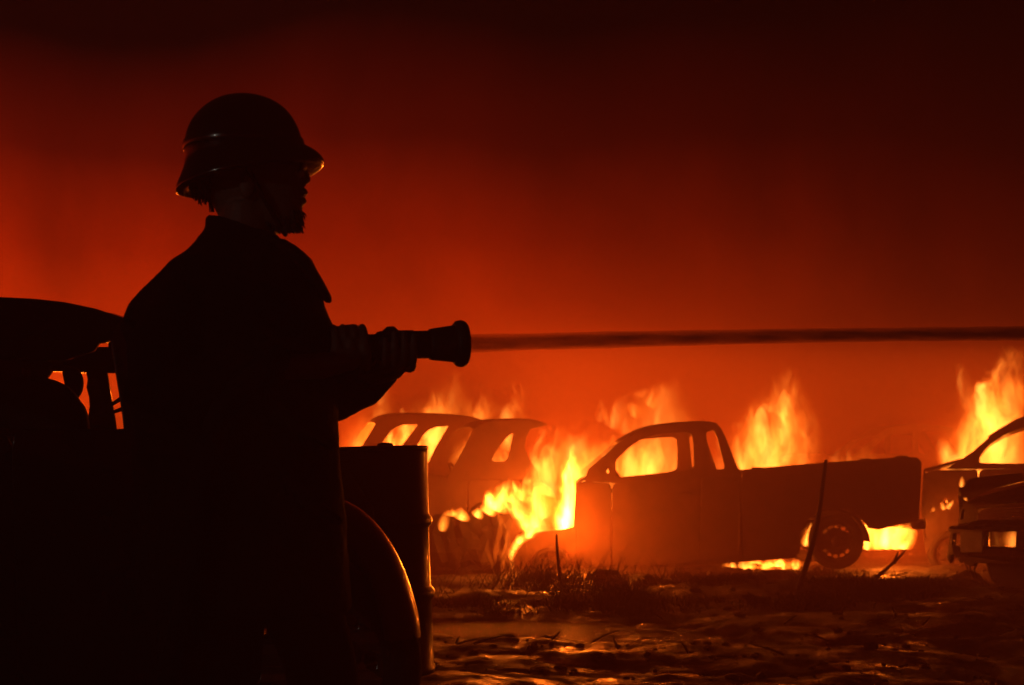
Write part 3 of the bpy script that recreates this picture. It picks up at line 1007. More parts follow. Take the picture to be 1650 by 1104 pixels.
crest = [(380, 905), (415, 850), (455, 818), (500, 803), (535, 801), (560, 806), (590, 823), (618, 850), (642, 885), (660, 922), (674, 962), (684, 1000), (688, 1035)]
fender(crest, -1, 'red_paint')
fender(crest, 1, 'red_paint', xoff=-0.12)
fender([(p[0] - 690, p[1] + 5) for p in crest][::-1] if False else [(p[0] - 800, p[1] - 5) for p in crest], -1, 'red_paint', 'rear_fender')
# bumper
bm = bmesh.new()
pts = []
for k in range(15):
    s_ = -1 + 2 * k / 14
    x_, z_ = C.L(664, 1058)
    pts.append(Vector((x_ - 0.22 * s_ ** 4 - 0.05 * s_ ** 2, s_ * 0.76, z_)))
rings = []
for i, p_ in enumerate(pts):
    t_ = (pts[min(i + 1, 14)] - pts[max(i - 1, 0)]).normalized()
    nrm = Vector((t_.y, -t_.x, 0))
    rings.append([p_ + nrm * a_ + Vector((0, 0, b_)) for a_, b_ in ((0.0, -0.045), (0.018, -0.03), (0.024, 0.0), (0.018, 0.03), (0.0, 0.045), (-0.012, 0.03), (-0.014, 0), (-0.012, -0.03))])
add_loft(bm, rings)
o = obj('bumper', bm, M['chrome'], OC)
md = o.modifiers.new('sub', 'SUBSURF'); md.levels = 1; md.render_levels = 2
bm = bmesh.new()
bm.free()
for s_ in (-0.42, 0.42):
    bm = bmesh.new()
    x_, z_ = C.L(668, 1058)
    add_tube(bm, [(x_ + .0, s_, z_ - .08), (x_ + .012, s_, z_), (x_ - .01, s_, z_ + .10)], [0.018, 0.022, 0.016], 10)
    obj('bumper_guard', bm, M['chrome'], OC)
# headlight in the fender
hx, hz = C.L(648, 905)
for s_ in (-0.36, 0.36):
    bm = bmesh.new()
    add_lathe(bm, [(-0.12, 0.04), (-0.02, 0.082), (0.0, 0.085), (0.012, 0.075), (0.02, 0.05), (0.024, 0.01)], (hx - 0.10, s_, hz), (1, 0, 0.25), 20)
    obj('headlight', bm, M['lamp'], OC)
C.wheel(505, 1082, 0.30, rimmat='chrome', holes=8)
C.wheel(-285, 1082, 0.30, rimmat='chrome', holes=8)
# interior: seat with rounded top, hanging mirror, dash
ym = 0.25
sp_ = smooth_poly([C.L(p[0], p[1], ym) for p in [(-20, 640), (20, 622), (64, 619), (84, 622), (100, 629), (112, 640), (120, 652), (128, 664), (133, 690), (136, 760), (-20, 760)]], 3)
me = panel_mesh(sp_, [], 0.10, 0.02)
for v_ in me.vertices:
    x_, z_, t = v_.co
    v_.co = (x_, ym + t * 0.7, z_)
link('seat', me, M['seat'], OC)
ym = 0.45
sp_ = smooth_poly([C.L(p[0], p[1], ym) for p in [(105, 594), (109, 620), (114, 638), (119, 641), (126, 634), (130, 622), (129, 608), (122, 597), (115, 594)]], 3)
me = panel_mesh(sp_, [], 0.03, 0.008)
for v_ in me.vertices:
    x_, z_, t = v_.co
    v_.co = (x_, ym + t, z_)
link('rear_mirror', me, M['seat'], OC)
bm = bmesh.new()
for a, b in (((183, 650), (197, 641)), ((186, 663), (200, 658))):
    p, q = C.L(*a, 0.3), C.L(*b, 0.3)
    d_ = Vector((q[0] - p[0], 0, q[1] - p[1]))
    add_tube(bm, [Vector((p[0], 0.3, p[1])) - d_ * 0.2, Vector((q[0], 0.3, q[1])) + d_], [0.006, 0.010], 6)
obj('window_crank', bm, M['seat'], OC)

# ------------------------------------------------------------------ steel drum
DY = 5.9
dc = at(588, 780, DY)
DM = Matrix.Translation((dc.x, DY, 0.13)) @ Matrix.Rotation(R(-2.2), 4, 'Y')
DR = thing('steel_drum', 'dark dented steel drum standing behind the old car fender', 'drum', DM)
HD = at(620, 722, DY).z - 0.13
rad = 0.288
prof = [(0.0, rad + 0.004), (0.02, rad + 0.008), (0.03, rad)]
for zc in (HD * 0.345, HD * 0.665):
    prof += [(zc - 0.03, rad), (zc - 0.014, rad + 0.012), (zc, rad + 0.016), (zc + 0.014, rad + 0.012), (zc + 0.03, rad)]
prof += [(HD - 0.03, rad), (HD - 0.016, rad)]
bm = bmesh.new()
seg = 64
rings = []
for s_, r_ in prof:
    rr = []
    for k in range(seg):
        a = 2 * math.pi * k / seg
        d_ = r_ + 0.006 * noise.noise(Vector((math.cos(a) * 2.2, math.sin(a) * 2.2, s_ * 3.0)))
        rr.append(Vector((d_ * math.cos(a), d_ * math.sin(a), s_)))
    rings.append(rr)
add_loft(bm, rings)
obj('barrel', bm, M['drum'], DR)
bm = bmesh.new()
ring = [Vector((rad * math.cos(2 * math.pi * k / 64), rad * math.sin(2 * math.pi * k / 64), HD - 0.010)) for k in range(65)]
add_tube(bm, ring, 0.009, 8, False)
obj('rim', bm, M['drum'], DR)
bm = bmesh.new()
add_lathe(bm, [(0, 0.03), (0.012, 0.034), (0.022, 0.03), (0.026, 0.015)], (0.13, -0.15, HD - 0.012), (0, 0, 1), 16)
obj('bung_cap', bm, M['drum'], DR)

# ------------------------------------------------------------------ firefighter
FY = 3.37
PX = lambda px, py, dy=0.0: at(px, py, FY + dy)


def ring(fp, bp, hw, dy=0.0, n=24, pw=1.0):
    f, b = PX(*fp, dy), PX(*bp, dy)
    c, h = (f + b) / 2, (f - b) / 2
    out = []
    for k in range(n):
        a = 2 * math.pi * k / n
        ca, sa = math.cos(a), math.sin(a)
        ca = math.copysign(abs(ca) ** pw, ca); sa = math.copysign(abs(sa) ** pw, sa)
        out.append(c + h * ca + Vector((0, hw * sa, 0)))
    return out


def remesh(o, vox, smooth=4, sfac=0.5):
    md = o.modifiers.new('remesh', 'REMESH'); md.mode = 'VOXEL'; md.voxel_size = vox; md.use_smooth_shade = True
    md = o.modifiers.new('smooth', 'SMOOTH'); md.iterations = smooth; md.factor = sfac
    return o


NZ0 = at(540, 559, 3.31)
NZ1 = at(755, 553.5, 3.31 + 0.32 * math.tan(R(14)))
NAX = (NZ1 - NZ0).normalized()
NU = NAX.cross(Vector((0, 0, 1))).normalized() * -1     # towards camera? fixed below
if NU.y > 0: NU = -NU
NV = NU.cross(NAX)
if NV.z < 0: NV = -NV


def nz_pt(s, ang, r):
    """point around the nozzle: s along it, ang 0 = towards camera, 90 = up"""
    return NZ0 + NAX * s + (NU * math.cos(R(ang)) + NV * math.sin(R(ang))) * r


def hand(bm, s, a_palm, direction, rn, wrist, span=150, flip=1):
    """fingers curl round the nozzle from a_palm, the thumb goes the other way"""
    palm0 = nz_pt(s - 0.038 * flip, a_palm, rn + 0.014); palm1 = nz_pt(s + 0.038 * flip, a_palm, rn + 0.014)
    for off in (-0.032, 0.0, 0.032):
        add_tube(bm, [nz_pt(s + off, a_palm - direction * 38, rn + 0.020), nz_pt(s + off, a_palm, rn + 0.015), nz_pt(s + off, a_palm + direction * 25, rn + 0.013)], [0.016, 0.017, 0.013], 8)
    for i, (o_, ln) in enumerate(zip((-0.034, -0.0115, 0.0115, 0.034), (0.82, 0.98, 1.0, 0.9))):
        pts, rr = [], []
        for k in range(7):
            t = k / 6
            pts.append(nz_pt(s + o_ * flip, a_palm + direction * (20 + span * ln * t), rn + 0.010 + 0.003 * math.sin(t * math.pi * 2.5) ** 2))
            rr.append(0.0105 - 0.003 * t)
        add_tube(bm, pts, rr, 8)
    pts = [nz_pt(s + (0.035 + 0.004 * k) * flip, a_palm - direction * (30 + 20 * k), rn + 0.016 - 0.001 * k) for k in range(5)]
    add_tube(bm, pts, [0.014, 0.013, 0.012, 0.010, 0.008], 8)
    add_tube(bm, [wrist, wrist.lerp(nz_pt(s, a_palm - direction * 30, rn + 0.03), 0.6), nz_pt(s, a_palm - direction * 15, rn + 0.022)], [0.030, 0.030, 0.026], 10)


RN = 0.030
r_wrist = PX(440, 592, -0.20)
l_wrist = PX(592, 606, 0.06)

bm = bmesh.new()
head = []
for (py, xb, xf, hd_) in [(178, 350, 440, .03), (190, 330, 465, .055), (215, 315, 480, .072), (250, 309, 486, .078), (268, 311, 488, .078), (276, 312, 489.5, .077),
                          (284, 314, 488, .076), (292, 318, 487.5, .075), (301, 325, 488.5, .073), (310, 330, 491, .070), (318, 335, 489, .067), (326, 340, 490, .063), (337, 346, 487, .060),
                          (349, 352, 488.5, .055), (360, 362, 488, .050), (369, 385, 485, .040), (374, 415, 478, .025)]:
    head.append(ring((xf, py), (xb, py), hd_, n=28, pw=0.9))
add_loft(bm, head)
add_tube(bm, [PX(488, 268), PX(492, 281), PX(494.5, 290)], [0.008, 0.0095, 0.0105], 10)          # nose
for s_ in (-1, 1):
    add_ball(bm, PX(490, 295, s_ * 0.010), 0.0085)                                             # nostrils
    add_tube(bm, [PX(487, 271, s_ * 0.045), PX(491, 269.5, s_ * 0.015)], [0.007, 0.007], 8)      # brow
    add_ball(bm, PX(398, 300, s_ * 0.076), (0.020, 0.010, 0.032))                               # ear
add_tube(bm, [PX(487, 311.5, -0.022), PX(493, 311, 0), PX(487, 311.5, 0.022)], [0.005, 0.0065, 0.005], 8)
add_tube(bm, [PX(486, 324.5, -0.020), PX(491, 325, 0), PX(486, 324.5, 0.020)], [0.005, 0.007, 0.005], 8)
add_tube(bm, [PX(402, 335), PX(398, 375), PX(385, 430), PX(370, 520)], [0.068, 0.070, 0.10, 0.13], 18)   # neck into chest
torso = [ring((480, 480), (310, 475), .15), ring((510, 560), (300, 540), .18), ring((510, 700), (300, 690), .17), ring((505, 800), (305, 790), .17), ring((490, 870), (310, 870), .16)]
add_loft(bm, torso)
# arms
r_sh, r_el = PX(308, 520, -0.17), PX(266, 628, -0.235)
l_sh, l_el = PX(450, 500, 0.19), PX(540, 640, 0.20)
add_tube(bm, [PX(370, 470, -0.05), r_sh, r_el, PX(350, 612, -0.22), r_wrist], [0.065, 0.056, 0.05, 0.045, 0.030], 14)
add_tube(bm, [PX(415, 460, 0.08), l_sh, l_el, PX(570, 620, 0.13), l_wrist], [0.07, 0.062, 0.05, 0.042, 0.030], 14)
hand(bm, 0.03, -20, 1, RN + 0.004, r_wrist, 165)
hand(bm, 0.145, -100, 1, RN + 0.006, l_wrist, 112, 1)
# legs
fx_, bz = PX(400, 870).x, 0.86
for s_, dx in ((-1, -0.06), (1, 0.12)):
    hip = Vector((fx_ - 0.02 + dx * 0.3, FY + s_ * 0.10, 0.88))
    kn = Vector((fx_ + dx + 0.03, FY + s_ * 0.13, 0.49))
    an = Vector((fx_ + dx * 1.9 - 0.02, FY + s_ * 0.16, 0.10))
    add_tube(bm, [hip, kn, an], [0.085, 0.058, 0.040], 14)
    add_tube(bm, [an + Vector((-0.05, 0, -0.05)), an + Vector((0.06, 0, -0.06)), an + Vector((0.17, s_ * 0.02, -0.07))], [0.035, 0.038, 0.028], 10)
person = remesh(obj('person', bm, M['skin']), 0.0042, 3, 0.45)
tag(person, 'firefighter in silhouette wearing brimmed helmet and heavy coat, aiming a hose nozzle to the right', 'person')

# coat
bm = bmesh.new()
rows = [((455, 388), (335, 372), .075), ((466, 396), (318, 386), .10), ((479, 412), (298, 410), .14), ((494, 436), (272, 436), .20), ((514, 468), (240, 470), .235), ((526, 500), (214, 500), .25),
        ((539, 530), (200, 532), .255), ((543, 570), (212, 570), .25), ((542, 620), (212, 620), .245), ((546, 680), (216, 680), .24), ((548, 740), (218, 740), .24), ((552, 800), (220, 800), .245), ((560, 900), (218, 900), .255), ((566, 985), (215, 985), .26)]
add_loft(bm, [ring(f, b, h, n=32) for f, b, h in rows])
add_loft(bm, [ring((450, 380), (331, 346), .070), ring((456, 386), (329, 355), .074), ring((462, 396), (330, 370), .085), ring((470, 410), (310, 395), .11)])       # collar
add_tube(bm, [PX(370, 450, -.08), PX(300, 505, -.19), PX(262, 565, -.235), PX(252, 628, -.25), PX(290, 640, -.26), PX(350, 618, -.24), PX(425, 594, -.21)],
         [0.085, 0.080, 0.080, 0.076, 0.072, 0.064, 0.055], 18)
add_tube(bm, [PX(425, 440, .10), PX(452, 495, .20), PX(506, 585, .21), PX(545, 640, .19), PX(585, 617, .10), PX(622, 590, .06)],
         [0.08, 0.074, 0.070, 0.070, 0.060, 0.046], 18)
# open lapel and front flap standing off the chest
for (a, b) in (((205, 520), (300, 600)), ((420, 640), (535, 720)), ((360, 520), (500, 560)), ((240, 700), (400, 760)), ((450, 760), (545, 840))):
    add_tube(bm, [PX(*a, -.19), PX((a[0] + b[0]) / 2, (a[1] + b[1]) / 2 + 8, -.235), PX(*b, -.2)], [0.012, 0.02, 0.012], 8)
coat = remesh(obj('coat', bm, M['coat'], person), 0.0075, 3, 0.5)
tx = bpy.data.textures.new('cloth_folds', 'CLOUDS'); tx.noise_scale = 0.09; tx.noise_depth = 2
md = coat.modifiers.new('folds', 'DISPLACE'); md.texture = tx; md.strength = 0.014; md.mid_level = 0.5; md.texture_coords = 'GLOBAL'
bm = bmesh.new()
rings = []
for (px_, py_, hh, ww) in ((440, 392, 10, .05), (456, 396, 11, .055), (470, 405, 11.5, .055), (483, 416, 12, .055), (495, 428, 12, .055), (504, 444, 11, .06), (514, 460, 10.5, .055), (523, 474, 9, .045), (529, 482, 7, .03), (532.5, 486, 3, .012)):
    c_ = PX(px_, py_, -0.03)
    dirx = Vector((0.62, 0, 0.78)) * (hh / 680)
    rings.append([c_ + dirx * math.cos(2 * math.pi * k / 14) + Vector((0, ww, 0)) * math.sin(2 * math.pi * k / 14) for k in range(14)])
add_loft(bm, rings)
lp = obj('lapel', bm, M['coat'], person)
# trousers and boots
bm = bmesh.new(); bm2 = bmesh.new()
for s_, dx in ((-1, -0.06), (1, 0.12)):
    hip = Vector((fx_ - 0.02 + dx * 0.3, FY + s_ * 0.10, 0.86)); kn = Vector((fx_ + dx + 0.03, FY + s_ * 0.13, 0.49)); an = Vector((fx_ + dx * 1.9 - 0.02, FY + s_ * 0.16, 0.20))
    add_tube(bm, [hip, kn, an], [0.115, 0.088, 0.085], 18)
    a0 = Vector((an.x, an.y, 0.10))
    add_tube(bm2, [Vector((an.x, an.y, 0.33)), Vector((an.x, an.y, 0.2)), a0, a0 + Vector((-0.02, 0, -0.03))], [0.068, 0.062, 0.056, 0.055], 14)
    add_tube(bm2, [a0 + Vector((-0.05, 0, -0.045)), a0 + Vector((0.07, 0, -0.045)), a0 + Vector((0.19, s_ * 0.02, -0.055))], [0.052, 0.054, 0.043], 12)
add_ball(bm, Vector((fx_, FY, 0.88)), (0.17, 0.19, 0.14))
remesh(obj('trousers', bm, M['trousers'], person), 0.012, 3)
remesh(obj('boots', bm2, M['boot'], person), 0.009, 3)

# helmet: shell, then a brim that dips at the back and juts at the front
HR = [((397, 151.5), (385, 151.5), .008), ((424, 155), (357, 157), .042), ((454, 168), (331, 171), .078), ((472, 188), (309, 195), .102), ((483, 209.5), (300, 218), .115), ((488, 232.5), (297, 238), .121), ((489.5, 250), (299, 256), .122), ((490, 264), (301, 272), .122)]
bm = bmesh.new()
add_loft(bm, [ring(f, b, h, n=48) for f, b, h in HR], caps=False)
vs = [bm.verts.new(p) for p in ring((397, 151.5), (385, 151.5), .008, n=48)]
bm.faces.new(vs)
bmesh.ops.remove_doubles(bm, verts=bm.verts[:], dist=1e-4)
shell = obj('helmet', bm, M['helmet'], person)
md = shell.modifiers.new('solid', 'SOLIDIFY'); md.thickness = 0.004; md.offset = -1
md = shell.modifiers.new('sub', 'SUBSURF'); md.levels = 1; md.render_levels = 2
bm = bmesh.new()
BR = [((489, 233), (297.5, 246), .1225), ((497, 237), (299, 262), .125), ((508, 242), (298, 272), .131), ((518, 250), (291, 290), .139), ((523.5, 259), (283, 309), .146), ((521.5, 265), (285, 315), .145),
      ((510, 269), (300, 314), .136), ((490, 274), (309, 306), .122)]
add_loft(bm, [ring(f, b, h, n=48) for f, b, h in BR], caps=False)
br = obj('brim', bm, M['helmet'], shell)
md = br.modifiers.new('solid', 'SOLIDIFY'); md.thickness = 0.003; md.offset = -1
md = br.modifiers.new('sub', 'SUBSURF'); md.levels = 1; md.render_levels = 2
bm = bmesh.new()
add_loft(bm, [ring(f, b, h, n=64) for f, b, h in [((487.5, 222), (298, 229), .1205), ((489.6, 225), (296.2, 232), .1235), ((490.4, 230), (295.4, 237), .1245), ((490.6, 235), (295.6, 242), .1245), ((489.8, 239), (297, 246), .1230)]], caps=False)
bd = obj('band', bm, M['helmet'], shell)
md = bd.modifiers.new('solid', 'SOLIDIFY'); md.thickness = 0.003; md.offset = -1
md = bd.modifiers.new('sub', 'SUBSURF'); md.levels = 1; md.render_levels = 2
# chin strap, hair, beard, eyes
bm = bmesh.new()
for s_ in (-1, 1):
    add_tube(bm, [PX(400, 272, s_ * .085), PX(425, 320, s_ * .075), PX(452, 366, s_ * .045), PX(460, 378, 0)], 0.006, 8)
obj('chin_strap', bm, M['coat'], person)
bm = bmesh.new()
rng = random.Random(3)
for k in range(120):
    dy = rng.uniform(-.065, .065)
    x0 = 312 + rng.uniform(-4, 26); y0 = 290 + rng.uniform(-6, 10)
    ln = rng.uniform(14, 34) * (1.0 if x0 > 316 else 0.7)
    add_tube(bm, [PX(x0, y0, dy), PX(x0 + rng.uniform(-2, 3), y0 + ln * .5, dy), PX(x0 + rng.uniform(-3, 7), y0 + ln, dy)], [0.008, 0.006, 0.0015], 5, False)
for k in range(10):
    dy = rng.uniform(-.04, .04); x0 = rng.uniform(333, 340)
    add_tube(bm, [PX(x0, 312, dy), PX(x0 + 3, 326, dy), PX(x0 + rng.uniform(4, 9), 342, dy)], [0.0025, 0.002, 0.001], 5, False)
obj('hair', bm, M['hair'], person)
bm = bmesh.new()
for k in range(480):
    t = rng.random()
    dy = rng.uniform(-.05, .05)
    jx = 486 - 60 * rng.random() ** 1.6 - abs(dy) * 500 * 0.6
    jy = 338 + 32 * rng.random()
    ln = rng.uniform(5, 11)
    add_tube(bm, [PX(jx, jy, dy), PX(jx + ln * .6, jy + ln * .4, dy), PX(min(499, jx + ln * rng.uniform(.6, 1.1)), min(377, jy + ln), dy)], [0.0042, 0.003, 0.0006], 4, False)
obj('beard', bm, M['hair'], person)
bm = bmesh.new()
for k in range(40):
    dy = rng.uniform(-.025, .025)
    add_tube(bm, [PX(488, 303 + rng.random() * 3, dy), PX(494 - abs(dy) * 160, 308, dy), PX(495 - abs(dy) * 150, 313, dy)], [0.004, 0.003, 0.001], 5, False)
obj('moustache', bm, M['hair'], person)
bm = bmesh.new()
for s_ in (-1, 1):
    add_ball(bm, PX(482.5, 280, s_ * .031), 0.011)
obj('eyes', bm, M['eye'], person)

# ------------------------------------------------------------------ hose with nozzle, water jet
HS = thing('fire_hose', 'dark fire hose nozzle with flared rim held in the firefighter hands', 'fire hose')
pxm = (NZ1 - NZ0).length / 215.0
mr = 1 / 680.0


def nprof(lst):
    return [((x - 540) * pxm, r * mr) for x, r in lst]


bm = bmesh.new(); add_lathe(bm, nprof([(520, 18), (530, 21), (575, 21), (580, 19), (604, 19), (607, 22), (612, 23.5), (640, 24), (664, 24), (666, 22.5), (690, 22.5), (691, 20)]), NZ0, NAX, 36)
obj('barrel', bm, M['nozzle'], HS)
bm = bmesh.new(); add_lathe(bm, nprof([(690, 20), (691, 25), (696, 26), (728, 30), (732, 30.5)]), NZ0, NAX, 36)
obj('cone', bm, M['nozzle'], HS)
bm = bmesh.new(); add_lathe(bm, nprof([(731, 28), (731, 33), (735, 37), (742, 38.5), (748, 37), (752, 33), (753, 28), (751, 20), (740, 17)]), NZ0, NAX, 40)
obj('rim', bm, M['nozzle'], HS)
bm = bmesh.new()
add_tube(bm, [nz_pt(0.012, 90, 0.030), nz_pt(0.022, 90, 0.041), nz_pt(0.048, 90, 0.042), nz_pt(0.056, 90, 0.030)], [0.012, 0.011, 0.011, 0.012], 10)
obj('shutoff_lever', bm, M['nozzle'], HS)
bm = bmesh.new()
add_tube(bm, [nz_pt(0.118, 90, 0.030), nz_pt(0.128, 90, 0.036), nz_pt(0.138, 90, 0.036), nz_pt(0.146, 90, 0.030)], [0.008, 0.010, 0.010, 0.008], 10)
obj('pattern_knob', bm, M['nozzle'], HS)
bm = bmesh.new()
hp = [NZ0 - NAX * 0.0, NZ0 - NAX * 0.12, PX(440, 588, -.27), PX(370, 640, -.27), PX(330, 760, -.27), PX(300, 980, -.27), PX(230, 1250, -.2)]
hp = smooth_poly([tuple(p) for p in hp], 6, False)
hp += [(-1.9, 3.2, 0.10), (-2.6, 2.7, 0.06), (-3.6, 2.4, 0.06)]
add_tube(bm, hp, 0.030, 14)
obj('hose', bm, M['hose'], HS)

JX = (NZ1 - NZ0).normalized()
j0 = NZ1 - JX * 0.02
j1 = at(1650, 537, 3.37 + 0.36)
jd = (j1 - j0)
pts, rr = [], []
for k in range(160):
    t = k / 159 * 3.0
    p_ = j0 + jd * t
    p_.z += 0.004 * math.sin(t * math.pi) - 0.02 * max(0, t - 1) ** 2 * 2
    pts.append(p_)
    rr.append((0.0225 - 0.005 * min(1, t * 1.2) + 0.006 * max(0, t - 0.6)) * (1 + 0.10 * noise.noise(Vector((t * 14, 0, 0))) + 0.05 * noise.noise(Vector((t * 40, 3, 0)))))
bm = bmesh.new()
add_tube(bm, pts, rr, 20)
# local frame along the jet so the streaks run with it
jet = obj('water_jet', bm, M['jet'])
tag(jet, 'straight dark jet of water shooting from the hose nozzle to the right', 'water jet')

# ------------------------------------------------------------------ sticks, rubble, grass
def stick(pts, radii, label, name='burnt_stick', forks=()):
    bm = bmesh.new()
    add_tube(bm, smooth_poly([tuple(p) for p in pts], 4, False), [radii[0] + (radii[1] - radii[0]) * k / (len(pts) * 4 - 4) for k in range(len(pts) * 4 - 3)], 8)
    for f in forks:
        add_tube(bm, f, [0.016, 0.008], 6)
    o = obj(name, bm, M['wood'])
    return tag(o, label, 'stick')


SY = 11.6
stick([at(1278, 985, SY), at(1289, 942, SY), at(1305, 893, SY + .05), at(1319, 832, SY + .05), at(1325, 787, SY), at(1331, 743, SY)], (0.027, 0.014), 'tall charred stick leaning upright in the mud before the pickup rear wheel')
SY = 12.4
stick([at(1385, 955, SY), at(1408, 934, SY), at(1428, 917, SY), at(1446, 901, SY), at(1460, 886, SY)], (0.024, 0.007), 'short forked branch lying in the mud below the pickup rear bumper', 'fallen_branch',
      [(at(1441, 907, SY), at(1447, 890, SY))])
SY = 12.6
stick([at(908, 955, SY), at(902, 925, SY), at(898, 890, SY), at(897, 862, SY)], (0.020, 0.009), 'thin weed stalk standing in front of the pickup front wheel', 'weed_stalk')

rng = random.Random(11)


def lump(name, c, s, seed, mat='rock'):
    bm = bmesh.new()
    bmesh.ops.create_icosphere(bm, subdivisions=3, radius=1.0)
    for v_ in bm.verts:
        q = v_.co.copy()
        f = 1 + 0.45 * noise.noise(q * 1.3 + Vector((seed, 0, 0))) + 0.25 * noise.noise(q * 3.1 + Vector((0, seed, 0)))
        v_.co = Vector((c[0] + q.x * s[0] * f, c[1] + q.y * s[1] * f, c[2] + q.z * s[2] * f))
    return obj(name, bm, M[mat], smooth=False)


p = at(765, 918, 14.6)
hp_ = thing('scrap_heap', 'low dark heap of burnt scrap beside the drum, flames along its top', 'scrap heap', Matrix.Translation((p.x, 14.6, 0)))
bpy.context.view_layer.update()
for i, (dx, dz, sx1, sz1) in enumerate([(-0.28, 0.22, 0.24, 0.36), (0.02, 0.25, 0.28, 0.42), (0.24, 0.22, 0.16, 0.42), (-0.1, 0.1, 0.42, 0.2)]):
    o = lump('scrap', (dx, rng.uniform(-.1, .1), dz), (sx1, 0.3, sz1), i * 3.3, 'burnt_inner'); o.parent = hp_
rock_spots = [(980, 940, 13.2, .16, .07, 'small dark rubble clod in the grass below the pickup door'), (1555, 925, 12.6, .20, .10, 'dark clod of rubble at the torn bumper of the right car'),
              (1505, 930, 13.4, .14, .06, 'low dark rubble stone between branch and right wreck'), (1240, 925, 13.6, .10, .05, 'small stone in front of the burning pool under the pickup')]
for i, (px_, py_, Y_, s_, h_, lb) in enumerate(rock_spots):
    p = at(px_, py_, Y_)
    z = gh(p.x, Y_)
    o = lump('rock', (p.x, Y_, z + h_ * .4), (s_, s_ * .8, h_), i * 7.1)
    tag(o, lb, 'rock')

bm = bmesh.new()
for k in range(1300):
    Y_ = 6.5 + 10 * rng.random() ** 1.0
    x_ = rng.uniform(-0.08, 0.38) * Y_
    s_ = 0.005 + 0.026 * rng.random() ** 4
    z_ = gh(x_, Y_)
    if z_ < -0.035: continue
    m4 = Matrix.Translation((x_, Y_, z_ + s_ * .2)) @ Matrix.Rotation(rng.random() * 6, 4, 'Z') @ Matrix.Diagonal((s_ * rng.uniform(.8, 2), s_, s_ * rng.uniform(.5, 1.1), 1))
    bmesh.ops.create_icosphere(bm, subdivisions=1, radius=1.0, matrix=m4)
o = obj('gravel', bm, M['rock'], smooth=False)
o['kind'] = 'stuff'; o['label'] = 'mud clods and gravel scattered over the wet ground'

gv, gf = [], []


def blade(x, y, h, lean, w, a=None):
    z = gh(x, y) - 0.01
    a = rng.uniform(0, 2 * math.pi) if a is None else a
    dx, dy = math.cos(a), math.sin(a)
    wx, wy = -dy * w, dx * w
    b = len(gv)
    pts = [(0, 0, 1.0), (0.35, 0.55, 0.8), (1.0, 1.0, 0.15)]
    for (l_, zz, ww) in pts:
        cx, cy2, cz = x + dx * lean * l_, y + dy * lean * l_, z + h * zz
        # blades face the viewer side about half
        gv.append((cx - w * ww, cy2 - wy * ww * .3, cz)); gv.append((cx + w * ww, cy2 + wy * ww * .3, cz))
    gf.append((b, b + 1, b + 3, b + 2)); gf.append((b + 2, b + 3, b + 5, b + 4))


def twig_bm(n_t):
    bm = bmesh.new()
    for k in range(n_t):
        Y_ = rng.uniform(7, 13.8); x_ = rng.uniform(-0.04, 0.37) * Y_
        z_ = gh(x_, Y_)
        if z_ < -0.03: continue
        a = rng.uniform(0, 6.28); ln = rng.uniform(.05, .22)
        p0 = Vector((x_, Y_, z_ + .01))
        p2 = p0 + Vector((math.cos(a) * ln, math.sin(a) * ln, rng.uniform(0.0, .07)))
        p1 = (p0 + p2) / 2 + Vector((rng.uniform(-.012, .012), rng.uniform(-.012, .012), rng.uniform(0, .012)))
        add_tube(bm, [p0, p1, p2], [0.007, 0.006, 0.003], 5, False)
    return bm


o = obj('debris', twig_bm(70), M['wood'])
o['kind'] = 'stuff'; o['label'] = 'charred twigs and litter strewn over the mud'
n = 0
while n < 9000:
    Y_ = rng.uniform(9.8, 15.0)
    x_ = rng.uniform(-0.06, 0.37) * Y_
    dn = noise.noise(Vector((x_ * 0.9, Y_ * 0.8, 9.1))) + 0.35 * noise.noise(Vector((x_ * 3, Y_ * 2, 3)))
    if dn + (0.06 if 10.7 < Y_ < 13.9 else -0.18) < rng.random() * 0.5: continue
    if gh(x_, Y_) < -0.04: continue
    h = rng.uniform(0.02, 0.07) * (1.0 + 1.3 * max(0.0, noise.noise(Vector((x_ * 2.1, Y_ * 2.6, 17.0)))))
    blade(x_, Y_, h, rng.uniform(0.01, 0.09), rng.uniform(0.0025, 0.006))
    n += 1
for k in range(520):     # taller weeds below the pickup's nose
    Y_ = rng.uniform(12.2, 13.9)
    px_ = rng.gauss(880, 70)
    x_ = (px_ - 825) / FPX * Y_
    blade(x_, Y_, rng.uniform(0.10, 0.36), rng.uniform(0.05, 0.28), rng.uniform(0.002, 0.0042), rng.choice([0.2, -0.3, 2.9, 0.0]))
me = bpy.data.meshes.new('grass')
me.from_pydata(gv, [], gf)
o = link('grass', me, M['grass'])
o['kind'] = 'stuff'; o['label'] = 'dark trampled grass and weeds on the mud before the cars'

# ------------------------------------------------------------------ fires
def tongue_mesh():
    bm = bmesh.new()
    rings = []
    for k in range(15):
        z = k / 14
        r = 1.35 * (z + 0.04) ** 0.4 * max(0.0, 1 - z) ** 0.9 + 0.10
        w = 0.55 * z
        rings.append([Vector(((r + w * 0.35) * math.cos(2 * math.pi * j / 14), (r + w * 0.35) * math.sin(2 * math.pi * j / 14), z)) for j in range(14)])
    add_loft(bm, rings)
    bmesh.ops.recalc_face_normals(bm, faces=bm.faces[:])
    me = bpy.data.meshes.new('tongue_or_halo')
    bm.to_mesh(me); bm.free()
    me.materials.append(M['flame'])
    return me


TM = tongue_mesh()
LIGHT_COL = (1.0, 0.145, 0.007)


